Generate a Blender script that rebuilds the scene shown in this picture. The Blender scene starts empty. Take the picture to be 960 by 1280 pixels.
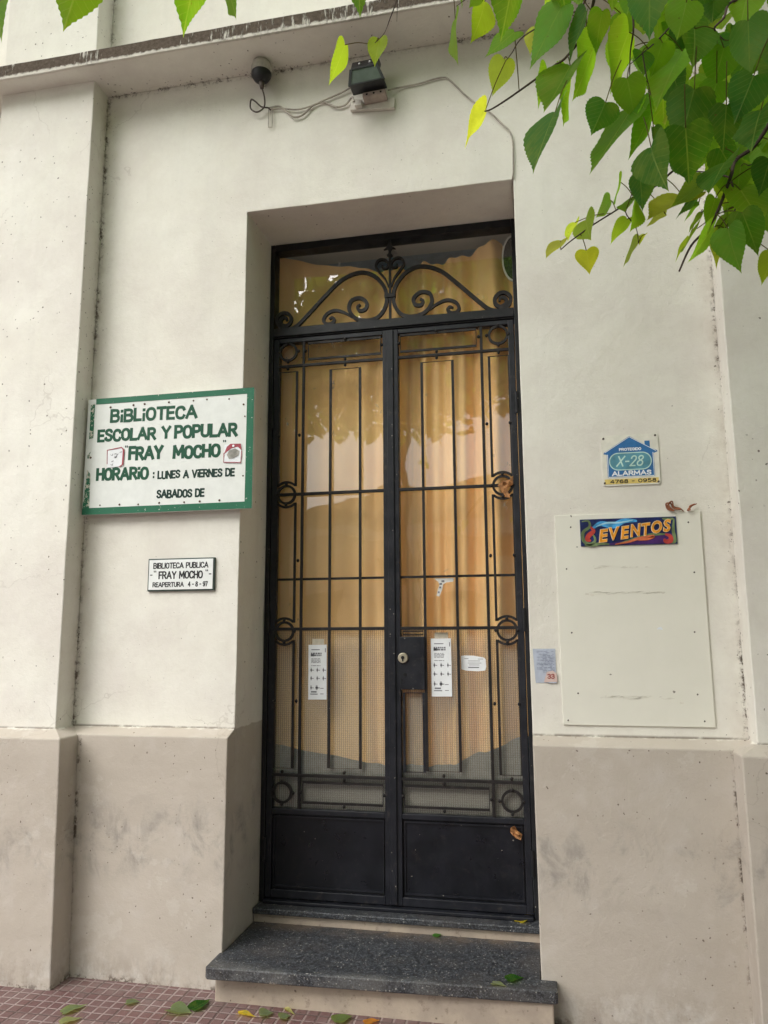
import bpy, bmesh, math, random
from mathutils import Vector, Matrix, noise
R = math.radians
sc = bpy.context.scene
COL = sc.collection
rng = random.Random(11)

# ------------------------------------------------------------------ camera
CAM = Vector((.5222, -3.3378, 1.5))
FPX, PITCH, YAW, ROLL = 943.8, .1568, .203, -.0058
_f = Vector((-math.sin(YAW)*math.cos(PITCH), math.cos(YAW)*math.cos(PITCH), math.sin(PITCH)))
_r = Vector((math.cos(YAW), math.sin(YAW), 0))
_u = _r.cross(_f)
_r, _u = _r*math.cos(ROLL)+_u*math.sin(ROLL), _u*math.cos(ROLL)-_r*math.sin(ROLL)
cd = bpy.data.cameras.new('camera'); co = bpy.data.objects.new('camera', cd); COL.objects.link(co)
cd.sensor_width = 36; cd.sensor_fit = 'AUTO'; cd.lens = 36*FPX/1280
cd.clip_start = .05; cd.clip_end = 500
mw = Matrix((_r, _u, -_f)).transposed().to_4x4(); mw.translation = CAM
co.matrix_world = mw; sc.camera = co
# ------------------------------------------------------------------ light
SUN_EL, SUN_AZ = 44, 213
w = bpy.data.worlds.new('World'); sc.world = w; w.use_nodes = True
nt = w.node_tree; nt.nodes.clear()
sky = nt.nodes.new('ShaderNodeTexSky'); sky.sky_type = 'NISHITA'; sky.sun_disc = False
sky.sun_elevation = R(SUN_EL); sky.sun_rotation = R(SUN_AZ)
sky.air_density = 1.0; sky.dust_density = 4.0; sky.ozone_density = 1.0
hs = nt.nodes.new('ShaderNodeHueSaturation'); hs.inputs['Saturation'].default_value = .22
bg = nt.nodes.new('ShaderNodeBackground'); bg.inputs[1].default_value = .09
wo = nt.nodes.new('ShaderNodeOutputWorld')
nt.links.new(sky.outputs[0], hs.inputs['Color']); nt.links.new(hs.outputs[0], bg.inputs[0]); nt.links.new(bg.outputs[0], wo.inputs[0])
sl = bpy.data.lights.new('sun', 'SUN'); sl.energy = 1.45; sl.angle = R(55); sl.color = (1, .985, .95)
so = bpy.data.objects.new('sun', sl); COL.objects.link(so)
sd = Vector((math.sin(R(SUN_AZ))*math.cos(R(SUN_EL)), math.cos(R(SUN_AZ))*math.cos(R(SUN_EL)), math.sin(R(SUN_EL))))
so.rotation_euler = sd.to_track_quat('Z', 'Y').to_euler()
sc.view_settings.view_transform = 'Standard'; sc.view_settings.look = 'None'
sc.view_settings.gamma = 1; sc.view_settings.use_curve_mapping = False
sc.view_settings.exposure = 1.08
sc.render.engine = 'CYCLES'
sc.cycles.max_bounces = 10; sc.cycles.transparent_max_bounces = 16
sc.cycles.diffuse_bounces = 5; sc.cycles.use_denoising = True

# ------------------------------------------------------------------ helpers
WL = {}
def obj(name, bm, mat, parent=None, smooth=False, bevel=0, loc=None):
    me = bpy.data.meshes.new(name)
    if isinstance(bm, bpy.types.Mesh): me = bm
    else:
        bm.normal_update(); bm.to_mesh(me); bm.free()
    me.materials.clear()
    for m in (mat if isinstance(mat, (list, tuple)) else [mat]): me.materials.append(m)
    o = bpy.data.objects.new(name, me); COL.objects.link(o)
    base = Vector(loc) if loc is not None else Vector((0, 0, 0))
    if parent is not None:
        o.parent = parent; base = WL[parent.name]
    if base.length > 0: me.transform(Matrix.Translation(-base))
    WL[o.name] = base.copy()
    if parent is None: o.location = base
    if smooth:
        for p in me.polygons: p.use_smooth = True
    if bevel:
        b = o.modifiers.new('bevel', 'BEVEL'); b.width = bevel; b.segments = 2; b.limit_method = 'ANGLE'; b.angle_limit = R(50)
    return o
def tag(o, label=None, cat=None, group=None, kind=None):
    if label: o['label'] = label
    if cat: o['category'] = cat
    if group: o['group'] = group
    if kind: o['kind'] = kind
    return o
def thing(name, label, cat, loc=(0, 0, 0), group=None):
    o = bpy.data.objects.new(name, None); COL.objects.link(o); o.location = loc
    o.empty_display_size = .1
    WL[o.name] = Vector(loc)
    return tag(o, label, cat, group)
def box(bm, x0, x1, y0, y1, z0, z1):
    v = [bm.verts.new((x, y, z)) for z in (z0, z1) for y in (y0, y1) for x in (x0, x1)]
    for f in ((0, 2, 3, 1), (4, 5, 7, 6), (0, 1, 5, 4), (2, 6, 7, 3), (0, 4, 6, 2), (1, 3, 7, 5)): bm.faces.new([v[i] for i in f])
    return bm
def BX(*a):
    bm = bmesh.new(); box(bm, *a); return bm
def tube(bm, pts, r, seg=8, cap=True):
    pts = [Vector(p) for p in pts]; n = len(pts)
    rr = r if isinstance(r, (list, tuple)) else [r]*n
    rings = []; prev = None
    for i in range(n):
        t = (pts[min(i+1, n-1)]-pts[max(i-1, 0)]).normalized()
        if prev is None:
            a = t.orthogonal().normalized()
        else:
            a = (prev-t*prev.dot(t))
            a = a.normalized() if a.length > 1e-6 else t.orthogonal().normalized()
        prev = a; b = t.cross(a)
        rings.append([bm.verts.new(pts[i]+(a*math.cos(2*math.pi*k/seg)+b*math.sin(2*math.pi*k/seg))*rr[i]) for k in range(seg)])
    for i in range(n-1):
        for k in range(seg):
            bm.faces.new((rings[i][k], rings[i][(k+1) % seg], rings[i+1][(k+1) % seg], rings[i+1][k]))
    if cap:
        bm.faces.new(rings[0][::-1]); bm.faces.new(rings[-1])
    return bm
def prism(bm, pts, y0, y1):
    """outline in XZ pushed along y"""
    a = [bm.verts.new((x, y0, z)) for x, z in pts]; b = [bm.verts.new((x, y1, z)) for x, z in pts]
    n = len(pts)
    bm.faces.new(a); bm.faces.new(b[::-1])
    for i in range(n): bm.faces.new((a[i], b[i], b[(i+1) % n], a[(i+1) % n]))
    bmesh.ops.recalc_face_normals(bm, faces=bm.faces[:])
    return bm
def ribbon(bm, pts, w, y0, y1, closed=False):
    """flat iron bar bent in the XZ plane; w may be a list"""
    n = len(pts); P = [Vector((p[0], p[1])) for p in pts]
    ws = w if isinstance(w, (list, tuple)) else [w]*n
    rows = []
    for i in range(n):
        if closed: t = P[(i+1) % n]-P[i-1]
        else: t = P[min(i+1, n-1)]-P[max(i-1, 0)]
        t.normalize(); nn = Vector((-t.y, t.x))
        a = P[i]+nn*ws[i]/2; b = P[i]-nn*ws[i]/2
        rows.append([bm.verts.new((a.x, y0, a.y)), bm.verts.new((b.x, y0, b.y)), bm.verts.new((b.x, y1, b.y)), bm.verts.new((a.x, y1, a.y))])
    fs = []
    for i in range(n if closed else n-1):
        q, s = rows[i], rows[(i+1) % n]
        for k in range(4): fs.append(bm.faces.new((q[k], q[(k+1) % 4], s[(k+1) % 4], s[k])))
    if not closed:
        fs.append(bm.faces.new(rows[0][::-1])); fs.append(bm.faces.new(rows[-1]))
    bmesh.ops.recalc_face_normals(bm, faces=fs)
    return bm
def catmull(pts, k=6):
    P = [Vector(p) for p in pts]; out = []
    for i in range(len(P)-1):
        p0 = P[max(i-1, 0)]; p1 = P[i]; p2 = P[i+1]; p3 = P[min(i+2, len(P)-1)]
        for j in range(k):
            t = j/k
            out.append(.5*((2*p1)+(p2-p0)*t+(2*p0-5*p1+4*p2-p3)*t*t+(3*p1-p0-3*p2+p3)*t**3))
    out.append(P[-1]); return out
def ball(bm, c, r, sub=1, sc_=(1, 1, 1)):
    m = Matrix.Translation(c) @ Matrix.Diagonal((sc_[0], sc_[1], sc_[2], 1))
    bmesh.ops.create_icosphere(bm, subdivisions=sub, radius=r, matrix=m); return bm
def cyl(bm, a, b, r0, r1=None, seg=20):
    a, b = Vector(a), Vector(b)
    return tube(bm, [a, b], [r0, r1 if r1 is not None else r0], seg)
def arc(cx, cz, r, a0, a1, n=24):
    return [(cx+r*math.cos(R(a0+(a1-a0)*i/n)), cz+r*math.sin(R(a0+(a1-a0)*i/n))) for i in range(n+1)]
def ray(px, py): return _f+_r*((px-480)/FPX)-_u*((py-640)/FPX)
def at(px, py, depth): return CAM+ray(px, py)*depth
def aty(px, py, Y):
    d = ray(px, py); return CAM+d*((Y-CAM.y)/d.y)
def atz(px, py, Z):
    d = ray(px, py); return CAM+d*((Z-CAM.z)/d.z)
def text_mesh(body, bold=.0, shear=0.0, extrude=.0, space=1.0):
    cu = bpy.data.curves.new('lettering', 'FONT'); cu.body = body; cu.offset = bold; cu.shear = shear
    cu.space_character = space; cu.resolution_u = 3
    o = bpy.data.objects.new('lettering_curve', cu); COL.objects.link(o)
    bpy.context.view_layer.update()
    dg = bpy.context.evaluated_depsgraph_get()
    me = bpy.data.meshes.new_from_object(o.evaluated_get(dg))
    bpy.data.objects.remove(o); bpy.data.curves.remove(cu)
    return me
GLY = {
 'A': (.70, [[(0,0),(.35,1),(.70,0)], [(.13,.33),(.57,.33)]]), 'B': (.56, [[(0,0),(0,1)], [(0,1),(.34,1),(.48,.92),(.50,.76),(.46,.60),(.34,.53),(0,.53)], [(.34,.53),(.50,.44),(.56,.27),(.50,.08),(.36,0),(0,0)]]),
 'C': (.56, [[(.56,.78),(.48,.95),(.32,1),(.14,.95),(.03,.76),(0,.5),(.03,.24),(.14,.05),(.32,0),(.48,.05),(.56,.22)]]), 'D': (.58, [[(0,0),(0,1)], [(0,1),(.28,1),(.47,.90),(.57,.68),(.57,.32),(.47,.10),(.28,0),(0,0)]]),
 'E': (.46, [[(0,0),(0,1)], [(0,1),(.46,1)], [(0,.52),(.40,.52)], [(0,0),(.46,0)]]), 'F': (.44, [[(0,0),(0,1)], [(0,1),(.44,1)], [(0,.52),(.38,.52)]]),
 'G': (.60, [[(.58,.80),(.48,.95),(.32,1),(.14,.95),(.03,.76),(0,.5),(.03,.24),(.14,.05),(.32,0),(.50,.06),(.58,.2)], [(.58,.2),(.58,.46)], [(.58,.46),(.34,.46)]]),
 'H': (.56, [[(0,0),(0,1)], [(.56,0),(.56,1)], [(0,.52),(.56,.52)]]), 'I': (.06, [[(.03,0),(.03,1)]]), 'i': (.08, [[(.04,0),(.04,.52)], [(.04,.90),(.04,.94)]]),
 'L': (.44, [[(0,1),(0,0)], [(0,0),(.44,0)]]), 'M': (.76, [[(0,0),(.04,1)], [(.04,1),(.38,.28)], [(.38,.28),(.72,1)], [(.72,1),(.76,0)]]), 'N': (.58, [[(0,0),(0,1)], [(0,1),(.58,0)], [(.58,0),(.58,1)]]),
 'O': (.60, [[(.30,1),(.14,.95),(.03,.76),(0,.5),(.03,.24),(.14,.05),(.30,0),(.46,.05),(.57,.24),(.60,.5),(.57,.76),(.46,.95),(.30,1)]]), 'P': (.52, [[(0,0),(0,1)], [(0,1),(.33,1),(.48,.91),(.52,.73),(.48,.56),(.33,.47),(0,.47)]]),
 'R': (.56, [[(0,0),(0,1)], [(0,1),(.33,1),(.48,.91),(.52,.74),(.48,.58),(.33,.50),(0,.50)], [(.26,.50),(.56,0)]]), 'S': (.52, [[(.50,.82),(.42,.96),(.26,1),(.10,.95),(.03,.80),(.08,.64),(.26,.53),(.44,.42),(.51,.25),(.44,.07),(.26,0),(.08,.05),(0,.20)]]),
 'T': (.56, [[(.28,0),(.28,1)], [(0,1),(.56,1)]]), 'U': (.56, [[(0,1),(0,.30),(.06,.10),(.18,.01),(.38,.01),(.50,.10),(.56,.30),(.56,1)]]), 'V': (.64, [[(0,1),(.32,0)], [(.32,0),(.64,1)]]),
 'X': (.60, [[(0,0),(.60,1)], [(0,1),(.60,0)]]), 'Y': (.60, [[(0,1),(.30,.46)], [(.60,1),(.30,.46)], [(.30,.46),(.30,0)]]),
 '0': (.50, [[(.25,1),(.10,.93),(.01,.72),(0,.5),(.01,.28),(.10,.07),(.25,0),(.40,.07),(.49,.28),(.50,.5),(.49,.72),(.40,.93),(.25,1)]]), '2': (.50, [[(.02,.76),(.08,.93),(.24,1),(.42,.93),(.48,.74),(.42,.55),(.02,.0)], [(.02,0),(.50,0)]]),
 '3': (.48, [[(.02,.86),(.14,.98),(.30,1),(.44,.90),(.45,.68),(.34,.55),(.18,.53)], [(.34,.55),(.47,.42),(.48,.20),(.36,.03),(.18,0),(0,.14)]]), '4': (.54, [[(.40,0),(.40,1)], [(.40,1),(0,.30)], [(0,.30),(.54,.30)]]),
 '5': (.48, [[(.44,1),(.06,1)], [(.06,1),(.03,.56)], [(.03,.56),(.20,.63),(.36,.58),(.47,.42),(.47,.20),(.36,.04),(.18,0),(0,.12)]]), '6': (.50, [[(.44,.88),(.30,1),(.14,.90),(.03,.66),(0,.36),(.06,.10),(.24,0),(.42,.08),(.50,.30),(.42,.52),(.24,.60),(.06,.48)]]),
 '7': (.48, [[(0,1),(.48,1)], [(.48,1),(.16,0)]]), '8': (.50, [[(.25,1),(.08,.92),(.05,.74),(.25,.54),(.45,.74),(.42,.92),(.25,1)], [(.25,.54),(.04,.40),(0,.20),(.10,.03),(.25,0),(.40,.03),(.50,.20),(.46,.40),(.25,.54)]]),
 '9': (.50, [[(.06,.12),(.20,0),(.36,.10),(.47,.34),(.50,.64),(.44,.90),(.26,1),(.08,.92),(0,.70),(.08,.48),(.26,.40),(.44,.52)]]), '-': (.30, [[(0,.46),(.30,.46)]]), ':': (.06, [[(.03,.10),(.03,.22)], [(.03,.66),(.03,.78)]]), '"': (.22, [[(.03,1),(.05,.72)], [(.18,1),(.20,.72)]]), ' ': (.26, []),
}
def painted(name, body, x0, x1, z0, z1, y, mat, parent, wt, tilt=0, wob=0, slant=0, gap=.20):
    """brush lettering: every stroke a flat band, stacked a tenth of a millimetre apart"""
    tot = sum(GLY[c][0] for c in body)+gap*(len(body)-1)
    h = z1-z0-wt; sx = (x1-x0-wt)/tot
    bm = bmesh.new(); pen = 0; k = 0
    for c in body:
        w_, st_ = GLY[c]
        jz = wob*noise.noise(Vector((pen*7, x0*31, z0*17))); js = 1+wob*6*noise.noise(Vector((pen*5+3, z0*13, 1)))
        for stroke in st_:
            P = []
            for px, pz in stroke:
                X = x0+wt/2+(pen+px+slant*pz)*sx; Z = z0+wt/2+pz*h*js+jz
                P.append((X, Z+tilt*(X-x0)))
            if len(P) > 2 and len(stroke) > 4: P = [(q.x, q.y) for q in catmull([(a, b, 0) for a, b in P], 3)]
            if len(P) == 3: P = [P[0], P[1]], [P[1], P[2]]
            else: P = [P]
            for Q_ in P:
                q = [Vector(p) for p in Q_]
                loop = len(q) > 5 and (q[0]-q[-1]).length < 1e-5
                if loop: q.pop()
                else:
                    d0 = (q[0]-q[1]).normalized()*wt*.42; d1 = (q[-1]-q[-2]).normalized()*wt*.42
                    q[0] = q[0]+d0; q[-1] = q[-1]+d1
                yy = y-.00003*(k % 9); k += 1
                n = len(q); ws = [wt*(1+.16*noise.noise(Vector((p.x*90, p.y*90, k)))) for p in q]
                ribbon(bm, [(p.x, p.y) for p in q], ws, yy-.0001, yy, closed=loop)
        pen += w_+gap
    return obj(name, bm, mat, parent)
def lettering(name, body, x0, x1, z0, z1, y, mat, parent, bold=.02, shear=0, space=1.0, tilt=0, wob=0, thick=.0006):
    me = text_mesh(body, bold, shear, space=space)
    xs = [v.co.x for v in me.vertices]; ys = [v.co.y for v in me.vertices]
    ax, bx_, ay, by_ = min(xs), max(xs), min(ys), max(ys)
    for v in me.vertices:
        u = (v.co.x-ax)/(bx_-ax); t = (v.co.y-ay)/(by_-ay)
        x = x0+u*(x1-x0); z = z0+t*(z1-z0)+tilt*(x-x0)
        if wob:
            x += wob*noise.noise(Vector((x*25, z*25, 3))); z += wob*noise.noise(Vector((x*20+9, z*30, 7)))
        v.co = (x, y, z)
    bm = bmesh.new(); bm.from_mesh(me); bpy.data.meshes.remove(me)
    bm.normal_update()
    for f in bm.faces:
        if f.normal.y > 0: f.normal_flip()
    return obj(name, bm, mat, parent)

# ------------------------------------------------------------------ materials
class NT:
    def __init__(s, name):
        s.m = bpy.data.materials.new(name); s.m.use_nodes = True; s.t = s.m.node_tree; s.t.nodes.clear()
        s.out = s.n('ShaderNodeOutputMaterial'); s._tc = None
    def n(s, ty, ins=None, **kw):
        nd = s.t.nodes.new(ty)
        for k, v in kw.items(): setattr(nd, k, v)
        for k, v in (ins or {}).items(): s.set(nd.inputs[k], v)
        return nd
    def set(s, sock, v):
        if hasattr(v, 'bl_rna') and isinstance(v, bpy.types.NodeSocket): s.t.links.new(v, sock)
        elif hasattr(v, 'outputs'): s.t.links.new(v.outputs[0], sock)
        else:
            if isinstance(v, (tuple, list)) and len(v) == 3 and sock.type == 'RGBA': v = (*v, 1)
            sock.default_value = v
    def math(s, op, a, b=None, c=None, clamp=False):
        nd = s.n('ShaderNodeMath', operation=op, use_clamp=clamp); s.set(nd.inputs[0], a)
        if b is not None: s.set(nd.inputs[1], b)
        if c is not None: s.set(nd.inputs[2], c)
        return nd.outputs[0]
    def co(s):
        if not s._tc: s._tc = s.n('ShaderNodeTexCoord')
        return s._tc.outputs['Object']
    def xyz(s):
        nd = s.n('ShaderNodeSeparateXYZ'); s.set(nd.inputs[0], s.co()); return nd.outputs
    def noise(s, scale, detail=4, rough=.55, stretch=None, dist=0, off=0):
        v = s.co()
        if stretch or off:
            mp = s.n('ShaderNodeMapping'); s.set(mp.inputs[0], v); mp.inputs['Scale'].default_value = stretch or (1, 1, 1)
            mp.inputs['Location'].default_value = (off, off*.7, off*1.3); v = mp.outputs[0]
        return s.n('ShaderNodeTexNoise', {'Vector': v, 'Scale': scale, 'Detail': detail, 'Roughness': rough, 'Distortion': dist}).outputs[0]
    def ramp(s, f, a, b, lo=0.0, hi=1.0):
        nd = s.n('ShaderNodeMapRange', {'Value': f, 'From Min': a, 'From Max': b, 'To Min': lo, 'To Max': hi}); nd.interpolation_type = 'SMOOTHSTEP'
        return nd.outputs[0]
    def mix(s, f, a, b, mode='MIX'):
        nd = s.n('ShaderNodeMix', data_type='RGBA', blend_type=mode)
        s.set(nd.inputs[0], f); s.set(nd.inputs[6], a); s.set(nd.inputs[7], b); return nd.outputs[2]
    def bump(s, h, strength=.3, dist=.01):
        return s.n('ShaderNodeBump', {'Height': h, 'Strength': strength, 'Distance': dist}).outputs[0]
    def bsdf(s, col, rough=.7, metal=0.0, normal=None, spec=.5, **kw):
        b = s.n('ShaderNodeBsdfPrincipled', {'Base Color': col, 'Roughness': rough, 'Metallic': metal, 'Specular IOR Level': spec})
        for k, v in kw.items(): s.set(b.inputs[k.replace('_', ' ')], v)
        if normal is not None: s.set(b.inputs['Normal'], normal)
        s.t.links.new(b.outputs[0], s.out.inputs[0]); return b
    def specks(s, scale, size, keep, off=0):
        """sparse dark dots: voronoi cells kept at random"""
        v = s.co()
        wn = s.n('ShaderNodeTexNoise', {'Vector': v, 'Scale': scale*1.3, 'Detail': 2.0})
        vm = s.n('ShaderNodeVectorMath', operation='MULTIPLY_ADD'); s.set(vm.inputs[0], wn.outputs[1]); vm.inputs[1].default_value = (.6/scale,)*3; s.set(vm.inputs[2], v)
        vo = s.n('ShaderNodeTexVoronoi', {'Vector': vm.outputs[0], 'Scale': scale})
        sp = s.n('ShaderNodeSeparateColor'); s.set(sp.inputs[0], vo.outputs['Color'])
        sz = s.math('MULTIPLY', sp.outputs[1], size)
        d = s.math('LESS_THAN', vo.outputs['Distance'], sz)
        k = s.math('GREATER_THAN', sp.outputs[0], 1-keep)
        return s.math('MULTIPLY', d, k)
    def near(s, a, b, r):
        """1 at a line where two distances a,b (sockets) are 0, fading over r"""
        d = s.math('SQRT', s.math('ADD', s.math('MULTIPLY', a, a), s.math('MULTIPLY', b, b)))
        return s.ramp(d, 0, r, 1, 0)

XL, XR, ZT, ZP = -.864, .468, 3.606, 1.066     # opening and paint line
XPL, XPR, PP, Q, ZS = -1.684, 1.310, .136, .078, 4.382
D = .343
def mat_wall():
    s = NT('stucco_wall'); x, y, z = s.xyz()
    big = s.noise(1.3, 4, .6); fine = s.noise(38, 5, .65)
    streak = s.noise(3.0, 4, .6, (3.2, 3.2, .35), off=4)
    white = s.mix(s.ramp(big, .3, .7), (.775, .757, .690), (.735, .705, .630))
    white = s.mix(s.math('MULTIPLY', s.ramp(streak, .48, .75), .22), white, (.61, .59, .54))
    white = s.mix(s.math('MULTIPLY', s.ramp(s.noise(1.9, 5, .62, off=21), .42, .66), .55), white, (.66, .615, .57))
    greige = s.mix(s.ramp(big, .3, .7), (.510, .458, .398), (.450, .398, .340))
    greige = s.mix(s.math('MULTIPLY', s.ramp(s.noise(7, 5, .65, off=9), .5, .72), .35), greige, (.56, .52, .48))
    # rubbed grey smudges about knee height
    zz = s.math('MULTIPLY', s.ramp(z, .36, .52), s.ramp(z, .62, .82, 1, 0))
    sm = s.math('MULTIPLY', zz, s.ramp(s.noise(8, 6, .70, (1, 1, .7), dist=.5, off=2), .46, .76))
    sm = s.math('MULTIPLY', sm, s.ramp(s.noise(1.7, 2, .5, off=14), .26, .46))
    greige = s.mix(s.math('MULTIPLY', sm, .85), greige, (.22, .205, .19))
    edge = s.math('ADD', z, s.math('MULTIPLY', s.math('SUBTRACT', s.noise(16, 5), .5), .030))
    isp = s.ramp(edge, ZP-.004, ZP+.002, 1, 0)
    base = s.mix(isp, white, greige)
    # paint worn to light plaster low down on the pilaster
    low = s.math('MULTIPLY', s.ramp(z, .02, .22, 1, 0), s.ramp(s.noise(9, 6, .7, off=31), .45, .62))
    base = s.mix(s.math('MULTIPLY', low, .55), base, (.62, .60, .56))
    mot = s.math('ADD', s.math('MULTIPLY', s.noise(11, 6, .7, off=51), .6), s.math('MULTIPLY', s.noise(45, 4, .7, off=52), .4))
    base = s.mix(s.ramp(mot, .38, .64, .0, .09), base, (.42, .37, .315))
    spl = s.math('MULTIPLY', s.ramp(z, .0, .20, 1, 0), s.ramp(s.noise(15, 6, .72, (1, 1, .45), off=33), .40, .66))
    base = s.mix(s.math('MULTIPLY', spl, .50), base, (.27, .225, .19))
    # grime in corners and under the ledge
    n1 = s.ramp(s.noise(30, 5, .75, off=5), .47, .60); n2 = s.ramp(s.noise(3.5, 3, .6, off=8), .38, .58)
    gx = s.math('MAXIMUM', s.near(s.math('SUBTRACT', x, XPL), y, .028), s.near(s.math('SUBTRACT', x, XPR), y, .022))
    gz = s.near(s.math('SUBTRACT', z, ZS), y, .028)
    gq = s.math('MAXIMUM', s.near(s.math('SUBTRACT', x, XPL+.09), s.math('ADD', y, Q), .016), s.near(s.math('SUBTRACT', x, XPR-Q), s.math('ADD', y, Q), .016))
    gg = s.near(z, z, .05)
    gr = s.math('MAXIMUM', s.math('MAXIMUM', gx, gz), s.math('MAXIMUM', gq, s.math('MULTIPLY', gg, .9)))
    line_ = s.math('MULTIPLY', s.math('MAXIMUM', s.near(s.math('SUBTRACT', z, ZP+.001), y, .010), s.near(s.math('SUBTRACT', z, ZP+.001), s.math('ADD', y, PP), .010)), s.ramp(s.noise(11, 4, .7, off=12), .34, .52))
    base = s.mix(s.math('MULTIPLY', line_, .75), base, (.13, .095, .07))
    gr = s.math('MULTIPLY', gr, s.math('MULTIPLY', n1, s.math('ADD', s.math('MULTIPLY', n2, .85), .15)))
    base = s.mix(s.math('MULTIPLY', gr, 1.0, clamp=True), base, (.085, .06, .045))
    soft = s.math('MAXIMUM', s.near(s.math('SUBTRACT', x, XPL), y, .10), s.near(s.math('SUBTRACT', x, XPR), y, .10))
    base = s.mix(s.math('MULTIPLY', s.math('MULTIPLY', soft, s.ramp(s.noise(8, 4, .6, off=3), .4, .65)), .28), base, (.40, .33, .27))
    # hairline cracks
    wp = s.n('ShaderNodeVectorMath', operation='MULTIPLY_ADD'); wn = s.n('ShaderNodeTexNoise', {'Vector': s.co(), 'Scale': 5.0, 'Detail': 5.0}); s.set(wp.inputs[0], wn.outputs[1]); wp.inputs[1].default_value = (.35,)*3; s.set(wp.inputs[2], s.co())
    cr = s.n('ShaderNodeTexVoronoi', {'Vector': wp.outputs[0], 'Scale': 1.1}, feature='DISTANCE_TO_EDGE')
    crk = s.math('MULTIPLY', s.ramp(cr.outputs['Distance'], .0012, .0045, 1, 0), s.ramp(s.noise(1.4, 2, .5, off=27), .52, .60))
    base = s.mix(s.math('MULTIPLY', crk, .20), base, (.25, .20, .16))
    # chalky patches of older paint
    pt = s.ramp(s.noise(3.2, 6, .7, off=41), .60, .625)
    base = s.mix(s.math('MULTIPLY', pt, .10), base, (.80, .80, .76))
    # stuck specks
    dens = s.ramp(s.noise(1.6, 3, .6, off=17), .40, .58)
    sp = s.math('MULTIPLY', s.specks(46, .20, .30), dens)
    sp2 = s.specks(34, .16, .07)
    spn = s.math('MULTIPLY', s.specks(60, .36, .40, off=3), s.math('MAXIMUM', s.math('MAXIMUM', s.near(s.math('SUBTRACT', x, XPL), y, .10), s.near(s.math('SUBTRACT', x, XPR), y, .06)), s.near(s.math('SUBTRACT', z, ZS), y, .09)))
    spa = s.math('MAXIMUM', s.math('MAXIMUM', sp, sp2), spn, clamp=True)
    base = s.mix(s.math('MULTIPLY', spa, .85), base, (.10, .07, .055))
    h = s.math('ADD', s.math('MULTIPLY', fine, .6), s.math('MULTIPLY', s.noise(140, 3, .6), .4))
    h = s.math('ADD', h, s.math('MULTIPLY', s.noise(5, 4), 4.0))
    pit = s.math('MULTIPLY', s.specks(75, .25, .10), isp)
    h = s.math('SUBTRACT', h, pit)
    s.bsdf(base, .82, normal=s.bump(h, .35, .006), spec=.25)
    return s.m
def mat_fascia():
    s = NT('weathered_fascia'); x, y, z = s.xyz()
    n = s.noise(60, 6, .7, (1, 1, .16)); n2 = s.noise(3.5, 4, .65, off=3)
    peel = s.ramp(s.math('ADD', s.math('MULTIPLY', n, .7), s.math('MULTIPLY', n2, .6)), .70, .78)
    edge = s.ramp(s.math('SUBTRACT', z, s.math('MULTIPLY', s.noise(40, 3), .03)), ZS-.012, ZS+.002, 1, 0)
    dark = s.mix(s.noise(60, 4), (.04, .03, .022), (.19, .15, .12))
    col = s.mix(s.math('MAXIMUM', peel, edge), dark, (.66, .62, .56))
    s.bsdf(col, .95, normal=s.bump(s.math('ADD', s.noise(70, 5, .7), s.math('MULTIPLY', peel, .7)), .8, .01), spec=.15); return s.m
def mat_granite():
    s = NT('dark_granite')
    x, y, z = s.xyz()
    v = s.n('ShaderNodeTexVoronoi', {'Vector': s.co(), 'Scale': 230.0}); sp = s.n('ShaderNodeSeparateColor'); s.set(sp.inputs[0], v.outputs['Color'])
    f = s.math('POWER', sp.outputs[0], 2.2)
    col = s.mix(f, (.009, .010, .013), (.10, .108, .122))
    chip = s.math('GREATER_THAN', sp.outputs[1], .985); col = s.mix(s.math('MULTIPLY', chip, .6), col, (.5, .48, .44))
    dirt = s.ramp(s.noise(4, 5, .65), .42, .70); col = s.mix(s.math('MULTIPLY', dirt, .28), col, (.085, .07, .06))
    x, y, z = s.xyz()
    nose = s.math('MULTIPLY', s.ramp(y, -.145, -.215), s.ramp(s.noise(7, 5, .7, off=3), .36, .62)); col = s.mix(s.math('MULTIPLY', nose, .35), col, (.20, .195, .185))
    chipd = s.math('MULTIPLY', s.ramp(s.noise(26, 4, .7, off=6), .60, .64), s.ramp(z, .118, .109)); col = s.mix(s.math('MULTIPLY', chipd, .8), col, (.45, .40, .33))
    back = s.math('MULTIPLY', s.math('MULTIPLY', s.ramp(y, .15, .275), s.ramp(z, .17, .156)), s.ramp(s.noise(12, 5, .7, off=9), .35, .6)); col = s.mix(s.math('MULTIPLY', back, .75), col, (.13, .095, .07))
    s.bsdf(col, s.ramp(s.noise(9, 4), .3, .7, .38, .62), normal=s.bump(s.noise(160, 3), .12, .002)); return s.m
def mat_riser():
    s = NT('riser_plaster')
    col = s.mix(s.ramp(s.noise(6, 5, .65), .35, .7), (.47, .39, .31), (.36, .30, .245))
    col = s.mix(s.math('MULTIPLY', s.ramp(s.noise(25, 5, .7, off=4), .56, .68), .6), col, (.20, .155, .125))
    col = s.mix(s.math('MULTIPLY', s.specks(40, .22, .15), .7), col, (.09, .065, .05))
    s.bsdf(col, .88, normal=s.bump(s.noise(50, 5, .7), .35, .006), spec=.2); return s.m
def mat_iron(name, a, b, rough=.42, dust=.3):
    s = NT(name)
    col = s.mix(s.ramp(s.noise(9, 5, .6), .35, .7), a, b)
    col = s.mix(s.math('MULTIPLY', s.ramp(s.noise(28, 5, .7, off=6), .55, .72), dust), col, (.16, .13, .11))
    col = s.mix(s.math('MULTIPLY', s.specks(55, .2, .10), .65), col, (.38, .34, .30))
    s.bsdf(col, s.ramp(s.noise(14, 4), .3, .7, rough-.08, rough+.14), normal=s.bump(s.noise(60, 4, .6), .14, .003), spec=.32); return s.m
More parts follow.
